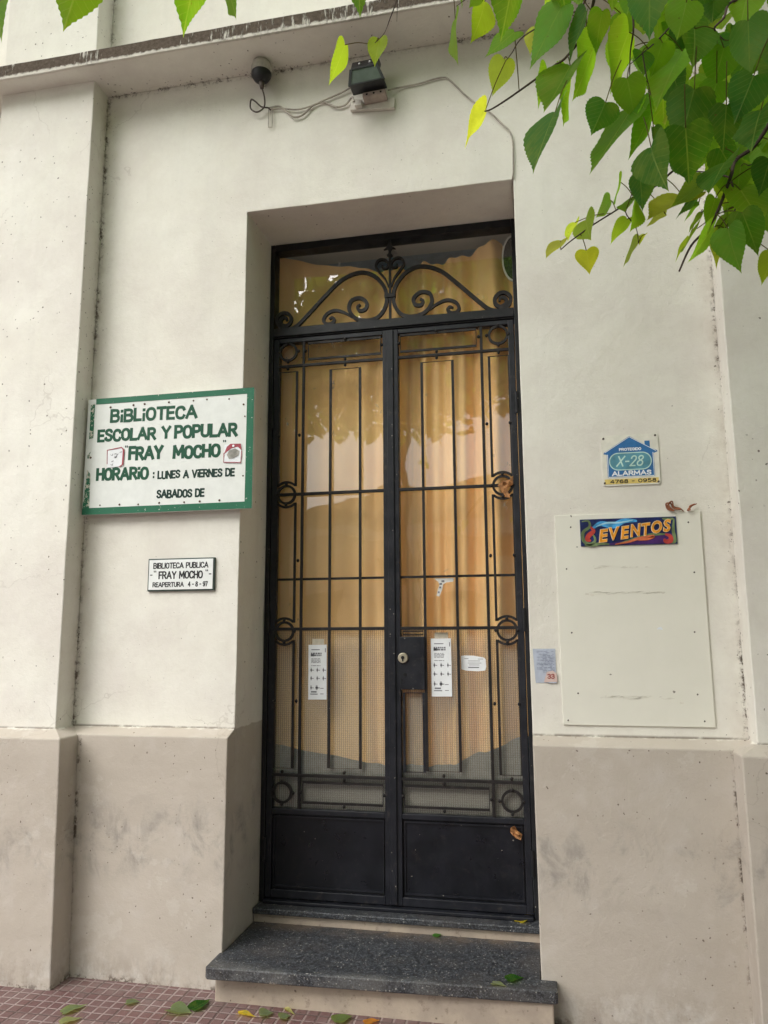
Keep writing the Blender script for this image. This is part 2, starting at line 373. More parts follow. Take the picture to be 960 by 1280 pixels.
def glass(name, grid):
    s = NT(name)
    lw = s.n('ShaderNodeLayerWeight', {'Blend': .5})
    fr = s.math('ADD', .040, s.math('MULTIPLY', s.math('POWER', lw.outputs['Facing'], 5.0), .9))
    if grid:
        x, y, z = s.xyz()
        def line(c, p, wd):
            m = s.math('PINGPONG', c, p/2); return s.ramp(m, 0, wd, 1, 0)
        g = s.math('MAXIMUM', line(x, .0105, .0024), s.math('MULTIPLY', line(z, .0105, .002), .55))
        nrm = s.bump(s.math('ADD', g, s.math('MULTIPLY', s.noise(90, 2), .15)), .22, .003)
        gl = s.n('ShaderNodeBsdfGlossy', {'Color': (1, 1, 1), 'Roughness': .22, 'Normal': nrm})
        tr = s.n('ShaderNodeBsdfTransparent', {'Color': s.mix(g, (.97, .97, .95), (.84, .82, .76))})
        df = s.n('ShaderNodeBsdfDiffuse', {'Color': (.62, .59, .51)})
        m0 = s.n('ShaderNodeMixShader', {0: s.math('ADD', s.math('MULTIPLY', g, .10), .13), 1: tr.outputs[0], 2: df.outputs[0]})
        k = s.math('MULTIPLY', fr, 1.0, clamp=True)
    else:
        nrm = s.bump(s.noise(2.2, 2), .25, .012)
        gl = s.n('ShaderNodeBsdfGlossy', {'Color': (1, 1, 1), 'Roughness': .015, 'Normal': nrm})
        tr = s.n('ShaderNodeBsdfTransparent', {'Color': (.985, .985, .975)})
        df = s.n('ShaderNodeBsdfDiffuse', {'Color': (.62, .60, .55)})
        sm = s.ramp(s.noise(18, 6, .72, (1, 1, .7), off=3), .63, .70)
        sm = s.math('MULTIPLY', sm, s.ramp(s.noise(2.3, 2, .5, off=8), .48, .62))
        dust = s.math('ADD', .018, s.math('MULTIPLY', sm, .42))
        m0 = s.n('ShaderNodeMixShader', {0: dust, 1: tr.outputs[0], 2: df.outputs[0]})
        k = s.math('MULTIPLY', fr, 1.45, clamp=True)
    mx = s.n('ShaderNodeMixShader', {0: k, 1: m0.outputs[0], 2: gl.outputs[0]})
    s.t.links.new(mx.outputs[0], s.out.inputs[0]); return s.m
def mat_curtain():
    s = NT('curtain_cloth')
    col = s.mix(s.ramp(s.noise(2.5, 3), .35, .65), (.94, .63, .30), (.91, .57, .25))
    s.bsdf(col, .9, normal=s.bump(s.noise(240, 2), .15, .002), spec=.1); return s.m
def mat_leaf(name='leaf_blade'):
    s = NT(name)
    at_ = s.n('ShaderNodeAttribute', attribute_name='tint'); uv = s.n('ShaderNodeUVMap', uv_map='leaf')
    sp = s.n('ShaderNodeSeparateXYZ'); s.set(sp.inputs[0], uv.outputs[0])
    u = s.math('ABSOLUTE', s.math('SUBTRACT', sp.outputs[0], .5)); v = sp.outputs[1]
    k = s.math('SUBTRACT', v, s.math('MULTIPLY', u, .75))
    lat = s.ramp(s.math('PINGPONG', k, .065), 0, .011, 1, 0); mid = s.ramp(u, .006, .022, 1, 0)
    vein = s.math('MAXIMUM', s.math('MULTIPLY', lat, .55), mid)
    nz = s.noise(45, 4, .6)
    base = s.mix(s.ramp(nz, .3, .75, 0, .50), at_.outputs['Color'], s.mix(.5, at_.outputs['Color'], (.16, .22, .03)))
    base = s.mix(s.math('MULTIPLY', s.math('MULTIPLY', vein, s.ramp(s.noise(30, 3, off=5), .3, .65, .15, .55)), 1.0), base, s.mix(.55, at_.outputs['Color'], (.42, .50, .16)))
    base = s.mix(s.math('MULTIPLY', s.specks(140, .25, .05), .6), base, (.12, .07, .02))
    base = s.mix(s.math('MULTIPLY', s.ramp(s.noise(16, 4, .6, off=11), .5, .68), .35), base, (.20, .26, .05))
    h = s.math('SUBTRACT', s.math('MULTIPLY', nz, .4), vein)
    b = s.n('ShaderNodeBsdfPrincipled', {'Base Color': base, 'Roughness': .55, 'Specular IOR Level': .22, 'Normal': s.bump(h, .5, .002)})
    tcol = s.mix(1.0, base, (2.3, 2.0, .7), 'MULTIPLY')
    t = s.n('ShaderNodeBsdfTranslucent', {'Color': tcol})
    m = s.n('ShaderNodeMixShader', {0: .62, 1: b.outputs[0], 2: t.outputs[0]}); s.t.links.new(m.outputs[0], s.out.inputs[0]); return s.m
def mat_bark():
    s = NT('bark'); n = s.noise(30, 6, .7, (1, 1, .3))
    s.bsdf(s.mix(s.ramp(n, .3, .7), (.035, .022, .02), (.12, .085, .07)), .85, normal=s.bump(n, .8, .01), spec=.2); return s.m
def mat_paving():
    s = NT('red_paving_tiles'); x, y, z = s.xyz()
    cell = .05
    def ln(c, p, wd, off=0):
        c2 = s.math('ADD', c, off); return s.ramp(s.math('PINGPONG', c2, p/2), wd*.35, wd, 1, 0)
    g = s.math('MAXIMUM', ln(x, cell, .0068), ln(y, cell, .0060))
    j = s.math('MAXIMUM', ln(x, .2, .0062), ln(y, .2, .0062))
    br = s.n('ShaderNodeTexWhiteNoise', noise_dimensions='2D'); sn = s.n('ShaderNodeVectorMath', operation='SNAP'); s.set(sn.inputs[0], s.co()); sn.inputs[1].default_value = (.05, .05, 50)
    s.set(br.inputs[0], sn.outputs[0])
    col = s.mix(s.ramp(s.noise(2.6, 5, .65), .35, .68), (.165, .085, .080), (.215, .150, .142))
    col = s.mix(s.math('MULTIPLY', br.outputs[0], .30), col, (.13, .058, .056))
    col = s.mix(s.math('MULTIPLY', s.ramp(s.noise(9, 6, .7, off=5), .5, .72), .45), col, (.27, .20, .185))
    tn = s.n('ShaderNodeVectorMath', operation='SNAP'); s.set(tn.inputs[0], s.co()); tn.inputs[1].default_value = (.2, .2, 50)
    tw = s.n('ShaderNodeTexWhiteNoise', noise_dimensions='2D'); s.set(tw.inputs[0], tn.outputs[0])
    col = s.mix(s.math('MULTIPLY', tw.outputs[0], .55), col, (.115, .058, .058))
    g = s.math('MULTIPLY', g, s.ramp(s.noise(11, 5, .7, off=15), .25, .6, .35, 1))
    col = s.mix(s.math('MULTIPLY', g, .72), col, (.38, .30, .285))
    col = s.mix(s.math('MULTIPLY', j, .85), col, (.10, .06, .055))
    wl = s.math('MULTIPLY', s.ramp(y, -.36, -.05), s.ramp(s.noise(14, 5, .7, off=7), .42, .66))
    col = s.mix(s.math('MULTIPLY', wl, .6), col, (.20, .165, .15))
    col = s.mix(s.math('MULTIPLY', s.specks(55, .3, .12), .7), col, (.07, .05, .04))
    s.bsdf(col, .6, normal=s.bump(s.math('SUBTRACT', s.math('MULTIPLY', s.noise(70, 4), .45), g), .8, .007), spec=.35); return s.m
def plain(name, col, rough=.7, var=.12, bump=.1, metal=0.0, spec=.4, scale=18, specks=0):
    s = NT(name); n = s.noise(scale, 5, .6)
    dk = tuple(c*(1-var) for c in col); lt = tuple(min(1, c*(1+var)) for c in col)
    c = s.mix(s.ramp(n, .3, .7), dk, lt)
    if specks: c = s.mix(s.math('MULTIPLY', s.specks(45, .22, specks), .8), c, (.10, .075, .06))
    s.bsdf(c, rough, metal, s.bump(s.noise(scale*5, 3), bump, .003), spec); return s.m
def enamel(name, col, chip=.0, chipcol=(.6, .58, .54), rough=.45, thr=.62):
    s = NT(name); c = s.mix(s.ramp(s.noise(20, 4), .3, .7), col, tuple(k*.93 for k in col))
    if chip:
        c = s.mix(s.math('MULTIPLY', s.ramp(s.noise(55, 6, .75, off=2), thr, thr+.05), chip), c, chipcol)
    s.bsdf(c, rough, normal=s.bump(s.noise(90, 3), .08, .002), spec=.22); return s.m

M = dict(
 wall=mat_wall(), fascia=mat_fascia(), granite=mat_granite(), riser=mat_riser(),
 frame=mat_iron('door_frame_iron', (.006, .007, .009), (.012, .012, .015), .45, .15),
 stile=mat_iron('door_stile_iron', (.008, .009, .013), (.015, .016, .022), .40, .18),
 bar=mat_iron('grille_iron', (.008, .007, .007), (.017, .014, .014), .55, .16),
 kick=mat_iron('kick_panel_iron', (.005, .006, .009), (.010, .011, .016), .34, .06),
 brass=plain('lock_brass', (.52, .47, .36), .38, .2, .1, .8), black=plain('black_plastic', (.018, .018, .020), .5),
 hole=plain('keyhole_dark', (.006, .006, .006), .8),
 glass=glass('clear_glass', False), wired=glass('ribbed_glass', True), curtain=mat_curtain(),
 room=plain('sheen_blue_interior', (.40, .53, .62), .9), roomfloor=plain('interior_floor', (.27, .29, .30), .6),  # room walls tinted blue to stand in for sky sheen on the transom
 leaf=mat_leaf(), bark=mat_bark(), paving=mat_paving(),
 bounceroad=plain('pale_bounce_road', (.48, .455, .43), .9, .12, .5), kerb=plain('kerb_concrete', (.46, .43, .40), .9, .2, .4),  # unseen road and kerb kept pale to bounce light up onto the facade
 signwhite=enamel('sign_white', (.74, .76, .73), .5, (.50, .44, .36), .5, .66), signgreen=enamel('sign_green', (.024, .140, .078), .9, (.50, .52, .46), .5, .63),
 signgreenleft=enamel('sign_green_peeling', (.024, .140, .078), .95, (.62, .58, .50), .5, .50),
 inkgreen=enamel('green_sign_paint', (.012, .080, .042), .15, (.5, .55, .5), .5, .66), inkdark=enamel('dark_green_sign_paint', (.010, .036, .026), .2, (.5, .55, .5), .5, .66),
 nail=plain('rusty_nail', (.10, .055, .035), .8), red=plain('dull_red_paint', (.32, .05, .07), .6), pink=plain('faded_pink', (.50, .22, .22), .6),
 cardgrey=plain('grey_print', (.30, .29, .26), .7, .4), paper=plain('white_paper', (.76, .78, .80), .75, .04), ink=plain('black_ink', (.02, .02, .022), .6), inkgrey=plain('grey_ink', (.16, .16, .18), .7),
 plaque=plain('plaque_white', (.76, .78, .77), .35, .04), plaqueedge=plain('plaque_edge_green', (.03, .05, .04), .5),
 almwhite=plain('alarm_plate_white', (.72, .70, .62), .4, .08, specks=.05), blue=plain('alarm_blue', (.035, .15, .37), .4, .15), teal=plain('alarm_teal', (.10, .28, .36), .4, .25), mint=plain('mint_line', (.50, .70, .64), .4),
 white=plain('white_print', (.80, .83, .86), .45, .04), yellow=plain('yellow_strip', (.72, .55, .17), .5, .15), rivet=plain('rusty_rivet', (.09, .07, .06), .6),
 navy=plain('fileteado_navy', (.012, .02, .10), .35, .5), purple=plain('fileteado_purple', (.06, .02, .12), .35, .3), sky=plain('fileteado_sky_blue', (.06, .30, .60), .35, .5), skylight=plain('fileteado_pale_blue', (.32, .58, .72), .35, .2),
 orange=plain('fileteado_orange', (.75, .30, .03), .35, .25, scale=60), cream=plain('fileteado_cream', (.80, .68, .45), .35, .1), olive=plain('fileteado_olive', (.14, .19, .09), .35, .4), crimson=plain('fileteado_crimson', (.42, .05, .04), .35, .35), coral=plain('fileteado_coral', (.62, .16, .07), .35, .3),
 board=plain('painted_board', (.735, .718, .635), .6, .018, .10, specks=.02, scale=6), boardmark=plain('board_stain', (.60, .575, .50), .8, .2),
 notice=plain('bluish_notice', (.45, .49, .58), .7, .08), noticepink=plain('pinkish_stub', (.62, .47, .43), .7, .06), noticered=plain('notice_red', (.30, .07, .06), .7), noticeink=plain('notice_blue_ink', (.24, .27, .38), .7),
 tape=plain('clear_tape', (.55, .50, .40), .3, .15), dirtypaper=plain('torn_paper', (.58, .57, .54), .8, .1),
 cable=plain('painted_cable', (.42, .38, .33), .8, .3, specks=.2), socket=plain('socket_cap', (.42, .40, .35), .5, .25), boxwhite=plain('painted_conduit', (.60, .565, .51), .8, .1),
 floodblack=plain('floodlight_black', (.012, .013, .016), .35), floodglass=plain('floodlight_glass', (.10, .12, .11), .10, .15, .02, 0, .6), screw=plain('steel_screw', (.45, .45, .44), .4, .1, .05, .7), bracket=plain('beige_bracket', (.36, .30, .26), .8, .2),
 concrete=plain('facing_wall', (.56, .52, .46), .9, .15), facingwhite=plain('facing_band', (.78, .76, .72), .8, .05), terracotta=plain('facing_terracotta', (.42, .16, .08), .8, .15), shutter=plain('facing_shutter', (.10, .13, .12), .7),
 dry=plain('dry_leaf', (.36, .17, .065), .7, .45, .6, scale=40), rust=plain('dry_vine', (.24, .085, .04), .8, .3),
)

# ------------------------------------------------------------------ ground
def sheet(name, x0, x1, y0, y1, z, mat):
    bm = bmesh.new(); v = [bm.verts.new(p) for p in ((x0, y0, z), (x1, y0, z), (x1, y1, z), (x0, y1, z))]; bm.faces.new(v)
    return obj(name, bm, mat)
tag(sheet('ground', -200, 200, -200, 200, -.150, M['kerb']), kind='structure')
tag(sheet('road', -150, 150, -11.5, -4.62, -.142, M['bounceroad']), kind='structure')
tag(obj('sidewalk', BX(-60, 60, -4.5, .6, -.147, 0), M['paving']), kind='structure')
tag(obj('kerb', BX(-60, 60, -4.62, -4.503, -.145, -.004), M['kerb'], bevel=.015), kind='structure')
tag(obj('far_sidewalk', BX(-60, 60, -15, -11.5, -.147, -.01), M['kerb']), kind='structure')

# ------------------------------------------------------------------ the library building
B = thing('library_building', 'cream stucco library front with grey plinth and a tall iron and glass door', 'building')
def wavy(bm, amp=.0016):
    for v in bm.verts:
        n = noise.noise_vector(v.co*3.1)*amp+noise.noise_vector(v.co*14)*amp*.5
        v.co += Vector((n.x, n.y, n.z))
def frange(a, b, st):
    n = max(1, round((b-a)/st)); return [a+(b-a)*i/n for i in range(n+1)]
def grid_wall():
    bm = bmesh.new(); T = .62
    xs = [-7]+frange(-2.6, XL, .07)+frange(XL, XR, .08)[1:]+frange(XR, 2.4, .07)[1:]+[7]
    zs = frange(0, ZT, .07)+frange(ZT, 5.0, .07)[1:]+[5.4, 7.5]
    V = {}
    def vt(i, k, y):
        key = (i, k, y)
        if key not in V: V[key] = bm.verts.new((xs[i], y, zs[k]))
        return V[key]
    iL = min(range(len(xs)), key=lambda i: abs(xs[i]-XL)); iR = min(range(len(xs)), key=lambda i: abs(xs[i]-XR)); kT = min(range(len(zs)), key=lambda i: abs(zs[i]-ZT))
    ys = [0, .085, .17, .26, D, .5, T]
    for i in range(len(xs)-1):
        for k in range(len(zs)-1):
            if iL <= i < iR and k < kT: continue
            bm.faces.new((vt(i, k, 0), vt(i+1, k, 0), vt(i+1, k+1, 0), vt(i, k+1, 0)))
    for a, b in zip(ys, ys[1:]):
        for k in range(kT):
            bm.faces.new((vt(iL, k, a), vt(iL, k+1, a), vt(iL, k+1, b), vt(iL, k, b)))
            bm.faces.new((vt(iR, k, a), vt(iR, k, b), vt(iR, k+1, b), vt(iR, k+1, a)))
        for i in range(iL, iR): bm.faces.new((vt(i, kT, a), vt(i+1, kT, a), vt(i+1, kT, b), vt(i, kT, b)))
    top = [(xs[0], 7.5), (xs[-1], 7.5)]
    bmesh.ops.recalc_face_normals(bm, faces=bm.faces[:])
    if bm.faces[0].normal.y > 0:
        for f in bm.faces: f.normal_flip()
    wavy(bm, .0018); return bm
obj('wall', grid_wall(), M['wall'], B, bevel=.004)
def dense_box(x0, x1, y0, y1, z0, z1, st=.09):
    bm = BX(x0, x1, y0, y1, z0, z1)
    for n_, a, b in ((Vector((1, 0, 0)), x0, x1), (Vector((0, 0, 1)), z0, z1)):
        for c in frange(a, b, st)[1:-1]:
            p = n_*c; bmesh.ops.bisect_plane(bm, geom=bm.verts[:]+bm.edges[:]+bm.faces[:], plane_co=p, plane_no=n_)
    return bm
for x0, x1 in ((-2.24, XPL), (XPR, 1.88)):
    bm = dense_box(x0, x1, -PP, -.0005, ZP-.03, 7.5); wavy(bm, .0020)
    obj('pilaster', bm, M['wall'], B, bevel=.005)
def plinth_piece(x0, x1, yf, yb, z0, ztop, ch, chl=0, chr_=0, bl=0, br=0):
    """block with a chamfered shoulder; chl / chr_ carry the chamfer round the sides, bl / br batter the sides at the foot"""
    bm = bmesh.new()
    lo = [(x0-bl, yf), (x1+br, yf), (x1+br, yb), (x0-bl, yb)]; mid = [(x0, yf), (x1, yf), (x1, yb), (x0, yb)]; up = [(x0+chl, yf+Q), (x1-chr_, yf+Q), (x1-chr_, yb), (x0+chl, yb)]
    rows = [[bm.verts.new((x, y, z)) for x, y in r] for r, z in ((lo, z0), (mid, ztop-ch), (up, ztop))]
    for a, b in zip(rows, rows[1:]):
        for i in range(4): bm.faces.new((a[i], a[(i+1) % 4], b[(i+1) % 4], b[i]))
    bm.faces.new(rows[0][::-1]); bm.faces.new(rows[-1])
    for c in frange(z0, ztop-ch, .09)[1:-1]: bmesh.ops.bisect_plane(bm, geom=bm.verts[:]+bm.edges[:]+bm.faces[:], plane_co=(0, 0, c), plane_no=(0, 0, 1))
    for c in frange(x0, x1, .09)[1:-1]: bmesh.ops.bisect_plane(bm, geom=bm.verts[:]+bm.edges[:]+bm.faces[:], plane_co=(c, 0, 0), plane_no=(1, 0, 0))
    bmesh.ops.recalc_face_normals(bm, faces=bm.faces[:]); wavy(bm, .0016)
    return bm
obj('plinth', plinth_piece(XPL+.01, XL-.0005, -Q, .04, -.02, ZP, .030), M['wall'], B, bevel=.005)
obj('plinth', plinth_piece(XR+.0005, XPR-.01, -Q, .04, -.02, ZP, .030), M['wall'], B, bevel=.005)
obj('plinth', plinth_piece(-2.32, XPL+.079, -PP-Q, .03, -.02, ZP+.0015, .034, .08, .079, .02, .024), M['wall'], B, bevel=.006)
obj('plinth', plinth_piece(XPR-Q, 1.96, -PP-Q, .03, -.02, ZP+.0015, .034, .078, .08, 0, 0), M['wall'], B, bevel=.006)
# ledge over the ground floor
bm = dense_box(-7, 7, -.238, -.001, ZS, ZS+.062, .12); wavy(bm, .002)
cor = obj('cornice', bm, M['wall'], B, bevel=.004)
bm = dense_box(-7, 7, -.252, -.2385, ZS-.006, ZS+.074, .06); wavy(bm, .0035)
obj('fascia', bm, M['fascia'], cor, bevel=.003)
# interior shell
obj('interior_wall', BX(-3.2, 3.2, 3.6, 3.75, .2, 4.4), M['room'], B)
for x in (-3.35, 3.2): obj('interior_wall', BX(x, x+.15, .625, 3.6, .2, 4.4), M['room'], B)
obj('interior_ceiling', BX(-3.4, 3.4, .625, 3.8, 4.4, 4.5), M['room'], B)
obj('interior_floor', BX(-3.4, 3.4, .50, 3.8, .10, .2), M['roomfloor'], B)
# entrance step and sill
st = thing_step = obj('entrance_step', plain and BX(XL-.004+.012, XR+.045, -.165, .268, -.01, .104), M['riser'], B, bevel=.006)
def tread():
    bm = bmesh.new()
    out = [(-.874, -.220), (-.862, -.231), (.520, -.176), (.530, -.166), (.530, -.0835), (XR-.002, -.0835), (XR-.002, .2765), (XL+.002, .2765), (XL+.002, -.0835), (-.874, -.0835)]
    prof = [(0, .106), (0, .116), (0, .148), (.0, .1545)]
    a = [bm.verts.new((x, y, .1065)) for x, y in out]; b = [bm.verts.new((x, y, .1545)) for x, y in out]
    n = len(out); bm.faces.new(a[::-1]); bm.faces.new(b)
    for i in range(n): bm.faces.new((a[i], a[(i+1) % n], b[(i+1) % n], b[i]))
    bmesh.ops.recalc_face_normals(bm, faces=bm.faces[:]); return bm
obj('tread', tread(), M['granite'], st, bevel=.009)
si = obj('door_sill', BX(XL+.002, XR-.002, .258, D+.10, .192, .2185), M['granite'], B, bevel=.005)
obj('sill_riser', BX(XL+.003, XR-.003, .2785, .45, .1, .1915), M['riser'], si)
obj('threshold_bar', BX(XL+.03, XR-.03, .318, .36, .2190, .236), M['stile'], si, bevel=.004)

# ------------------------------------------------------------------ door
XC = -.198
fr = bmesh.new()
box(fr, XL+.001, XL+.026, D, D+.08, .2190, ZT-.001); box(fr, XR-.026, XR-.001, D, D+.08, .2190, ZT-.001)
box(fr, XL+.0265, XR-.0265, D, D+.08, ZT-.040, ZT-.001); box(fr, XL+.0265, XR-.0265, D, D+.08, 3.062, 3.121)
df = obj('door_frame', fr, M['frame'], B, bevel=.003)
obj('transom_glass', BX(XL+.026, XR-.026, D+.036, D+.040, 3.12, ZT-.039), M['glass'], df)
obj('moulding', BX(XL+.027, XR-.027, D-.010, D-.0005, 3.070, 3.084), M['frame'], df, bevel=.002)
# transom scrollwork, one named scroll per wrought bar
GY0, GY1 = D+.004, D+.020
def spiral(cx, cz, r0, r1, a0, turns, n=30):
    return [(cx+(r0+(r1-r0)*i/n)*math.cos(R(a0+360*turns*i/n)), cz+(r0+(r1-r0)*i/n)*math.sin(R(a0+360*turns*i/n))) for i in range(n+1)]
L1 = [(-.768, 3.163), (-.772, 3.180), (-.790, 3.182), (-.803, 3.165), (-.795, 3.143), (-.770, 3.134), (-.748, 3.150), (-.745, 3.180), (-.768, 3.206), (-.800, 3.206), (-.824, 3.178), (-.812, 3.138), (-.775, 3.115), (-.716, 3.125), (-.645, 3.190), (-.549, 3.288), (-.462, 3.365), (-.365, 3.398), (-.288, 3.374), (-.234, 3.312), (-.216, 3.250), (-.224, 3.190), (-.262, 3.138), (-.323, 3.124), (-.385, 3.142), (-.420, 3.193), (-.408, 3.242), (-.360, 3.253), (-.324, 3.222), (-.332, 3.188), (-.362, 3.182), (-.374, 3.204), (-.358, 3.216)]
L2 = [(-.404, 3.150), (-.444, 3.178), (-.496, 3.196), (-.540, 3.182), (-.561, 3.150), (-.548, 3.126), (-.518, 3.124), (-.502, 3.142), (-.514, 3.158), (-.530, 3.150)]
L3 = [(-.206, 3.300), (-.222, 3.345), (-.254, 3.388), (-.274, 3.424), (-.258, 3.456), (-.226, 3.456), (-.206, 3.432), (-.214, 3.408), (-.236, 3.408), (-.238, 3.426)]
for sgn in (1, -1):
    def mir(p): return p if sgn == 1 else [(2*XC-x, z) for x, z in p]
    for pts, wd in ((L1, .0190), (L2, .0170), (L3, .0120)):
        c = catmull([(x, z, 0) for x, z in mir(pts)], 7); n = len(c)
        ws = [wd*min(1, .55+.45*min(i, n-1-i)/14) for i in range(n)]
        obj('scroll', ribbon(bmesh.new(), [(p.x, p.y) for p in c], ws, GY0, GY1), M['bar'], df)
obj('collar', BX(XC-.030, XC+.030, D+.000, D+.0225, 3.238, 3.262), M['bar'], df, bevel=.003)
bm = bmesh.new(); box(bm, XC-.006, XC+.006, D+.005, D+.017, 3.1215, 3.50)
prism(bm, [(XC-.004, 3.50), (XC-.013, 3.515), (XC-.033, 3.512), (XC-.015, 3.526), (XC-.008, 3.545), (XC, 3.588), (XC+.008, 3.545), (XC+.015, 3.526), (XC+.033, 3.512), (XC+.013, 3.515), (XC+.004, 3.50)], D+.004, D+.018)
prism(bm, [(XC, 3.462), (XC-.016, 3.478), (XC, 3.494), (XC+.016, 3.478)], D+.003, D+.0195)
obj('finial', bm, M['bar'], df)

Z_G, Z_F, Z_E, Z_DD, Z_C, Z_B, Z_TOP = .645, .806, 1.514, 1.766, 2.206, 2.903, 3.058
def leaf_door(sg):
    """one leaf; offsets are measured from the meeting line outwards"""
    X = lambda o: XC+sg*o
    def bx(o0, o1, y0, y1, z0, z1, bm=None):
        bm = bm or bmesh.new(); a, b = sorted((X(o0), X(o1))); return box(bm, a, b, y0, y1, z0, z1)
    f = bmesh.new(); o_in = .041; o_out = .607; o_end = .6375
    bx(.0015, o_in, D+.001, D+.046, .240, Z_TOP, f)              # meeting stile
    bx(o_out, o_end, D+.002, D+.046, .240, Z_TOP, f)             # hanging stile
    bx(o_in+.0003, o_out-.0003, D+.002, D+.046, Z_TOP-.024, Z_TOP, f)  # head rail
    bx(o_in+.0003, o_out-.0003, D+.002, D+.046, .240, .278, f)   # foot rail
    bx(o_in+.0003, o_out-.0003, D+.003, D+.046, Z_G-.022, Z_G+.004, f)
    lf = obj('door_leaf', f, M['stile'], B, bevel=.003)
    obj('kick_panel', bx(o_in+.0005, o_out-.0005, D+.018, D+.028, .2785, Z_G-.0225), M['kick'], lf)
    bd = bmesh.new(); a, b = sorted((X(.052), X(.596)))
    ribbon(bd, [(a, .292), (b, .292), (b, Z_G-.034), (a, Z_G-.034)], .010, D+.011, D+.0178, closed=True)
    obj('panel_bead', bd, M['stile'], lf)
    obj('upper_glass', bx(o_in+.0005, o_out-.0005, D+.030, D+.034, Z_E+.001, Z_TOP-.0245), M['glass'], lf)
    obj('lower_glass', bx(o_in+.0005, o_out-.0005, D+.030, D+.034, Z_G+.0045, Z_E-.001), M['wired'], lf)
    obj('glazing_bar', bx(o_in+.0007, o_out-.0007, D+.0235, D+.0295, Z_DD-.006, Z_DD+.006), M['bar'], lf)
    g0, g1 = D+.004, D+.015
    t = .0071
    vb = lambda o, z0, z1, w=t: obj('vertical_bar', bx(o-w, o+w, g0, g1, z0, z1), M['bar'], lf, bevel=.0015)
    hb = lambda o0, o1, z, w=t, y0=g0-.0022, y1=g1+.0022: obj('horizontal_bar', bx(o0, o1, y0, y1, z-w, z+w), M['bar'], lf, bevel=.0015)
    lock = sg > 0
    vb(.471, Z_G+.0045, Z_TOP-.0245)
    hb(o_in+.0005, o_out-.0005, Z_B); hb(o_in+.0005, o_out-.0005, Z_C, .0076)
    hb(o_in+.0005, o_out-.0005, Z_E, .0080); hb(o_in+.0005, o_out-.0005, Z_F)
    # long upright panel
    def frame(name, o0, o1, z0, z1, w=.0115):
        a, b = sorted((X(o0), X(o1)))
        obj(name, ribbon(bmesh.new(), [(a, z0), (b, z0), (b, z1), (a, z1)], w, g0+.001, g1-.001, closed=True), M['bar'], lf)
    frame('upright_panel_frame', .163, .322, .845, 2.868, .013)
    frame('low_panel_frame', .052, .452, .680, .775)
    frame('top_panel_frame', .052, .446, 2.935, 3.024)
    # side column with rings and clasping arcs
    rc = .5575; rr = .046; ra = .066
    def ring(z): obj('ring', ribbon(bmesh.new(), arc(X(rc), z, rr, 0, 360, 40)[:-1], .0120, g0-.001, g1+.001, closed=True), M['bar'], lf)
    for z in (2.983, Z_C, Z_E-.012, .723): ring(z)
    def side(z0, z1, a_lo, a_hi):
        """narrow side panel: two uprights, square or arched at each end"""
        hw = .0495
        pts = []
        if a_hi: pts += [(X(rc)+q[0], q[1]) for q in [(ra*math.cos(R(a)), a_hi-ra*math.sin(R(a))) for a in [180+42-i*(6) for i in range(0)]]]
        L, Rr = X(rc)-hw, X(rc)+hw
        ang = math.degrees(math.acos(hw/ra))
        path = []
        if a_lo: path += arc(X(rc), a_lo, ra, 180-ang, ang, 16)       # arc over the ring below, left to right
        else: path += [(L, z0), (Rr, z0)]
        if a_hi: path += arc(X(rc), a_hi, ra, -ang, -180+ang, 16)
        else: path += [(Rr, z1), (L, z1)]
        obj('side_panel_frame', ribbon(bmesh.new(), path, .0118, g0+.001, g1-.001, closed=True), M['bar'], lf)
    side(0, 2.872, Z_C, None); side(0, 0, Z_E-.012, Z_C); side(.838, 0, None, Z_E-.012)
    # little cast studs tying the bars together
    S = []
    for z in (2.983, .723): S += [(rc-.058, z), (rc+.050, z), (rc, z+.050), (rc, z-.056)]
    for z in (Z_C, Z_E-.012): S += [(rc, z+.056), (rc, z-.056), (rc-.054, z), (rc+.050, z)]
    S += [(.2425, 2.886), (.2425, 3.030), (.2425, 2.919), (.046, 2.98), (.459, 2.98), (.2425, .826), (.2425, .790), (.2425, .668), (.046, .728), (.462, .728), (.489, 2.52), (.603, 2.52), (.489, 1.86), (.603, 1.86), (.489, 1.16), (.603, 1.16), (rc, 2.888), (rc, .822)]
    for o, z in S:
        bm = bmesh.new(); ball(bm, (X(o), g0-.001, z), .0088, 1, (1, 1.0, 1.15)); obj('stud', bm, M['bar'], lf, smooth=True)
    for k in (.162, .325):   # feet of the mid uprights on the E rail
        pass
    if lock:
        obj('lock_plate', bx(o_in-.004, .160, D-.006, D+.0285, 1.222, 1.474), M['stile'], lf, bevel=.003)
        frame('lock_panel_bead', .052, .152, 1.483, 1.500, .007)
        a, b = sorted((X(.054), X(.150)))
        obj('lock_panel_frame', ribbon(bmesh.new(), [(a, .838), (b, .838), (b, 1.205), (a, 1.205)], .012, g0+.002, g1+.004, closed=True), M['stile'], lf)
        bm = bmesh.new(); cx = X(.0545); cyl(bm, (cx, D-.0065, 1.372), (cx, D-.017, 1.372), .0265, .0235, 32)
        obj('lock_cylinder', bm, M['brass'], lf, smooth=False, bevel=.002)
        bm = bmesh.new(); prism(bm, [(cx+.0085*math.cos(R(a)), 1.374+.0085*math.sin(R(a))) for a in range(-60, 241, 20)]+[(cx-.003, 1.356), (cx+.003, 1.356)], D-.0182, D-.0172)
        obj('keyhole', bm, M['hole'], lf)
        bm = bmesh.new(); cyl(bm, (X(.062), D-.0062, 1.292), (X(.062), D-.0085, 1.292), .0085, .008, 16); cyl(bm, (X(.048), D-.0062, 1.268), (X(.048), D-.0075, 1.268), .004, .004, 10)
        obj('escutcheon', bm, M['hole'], lf)
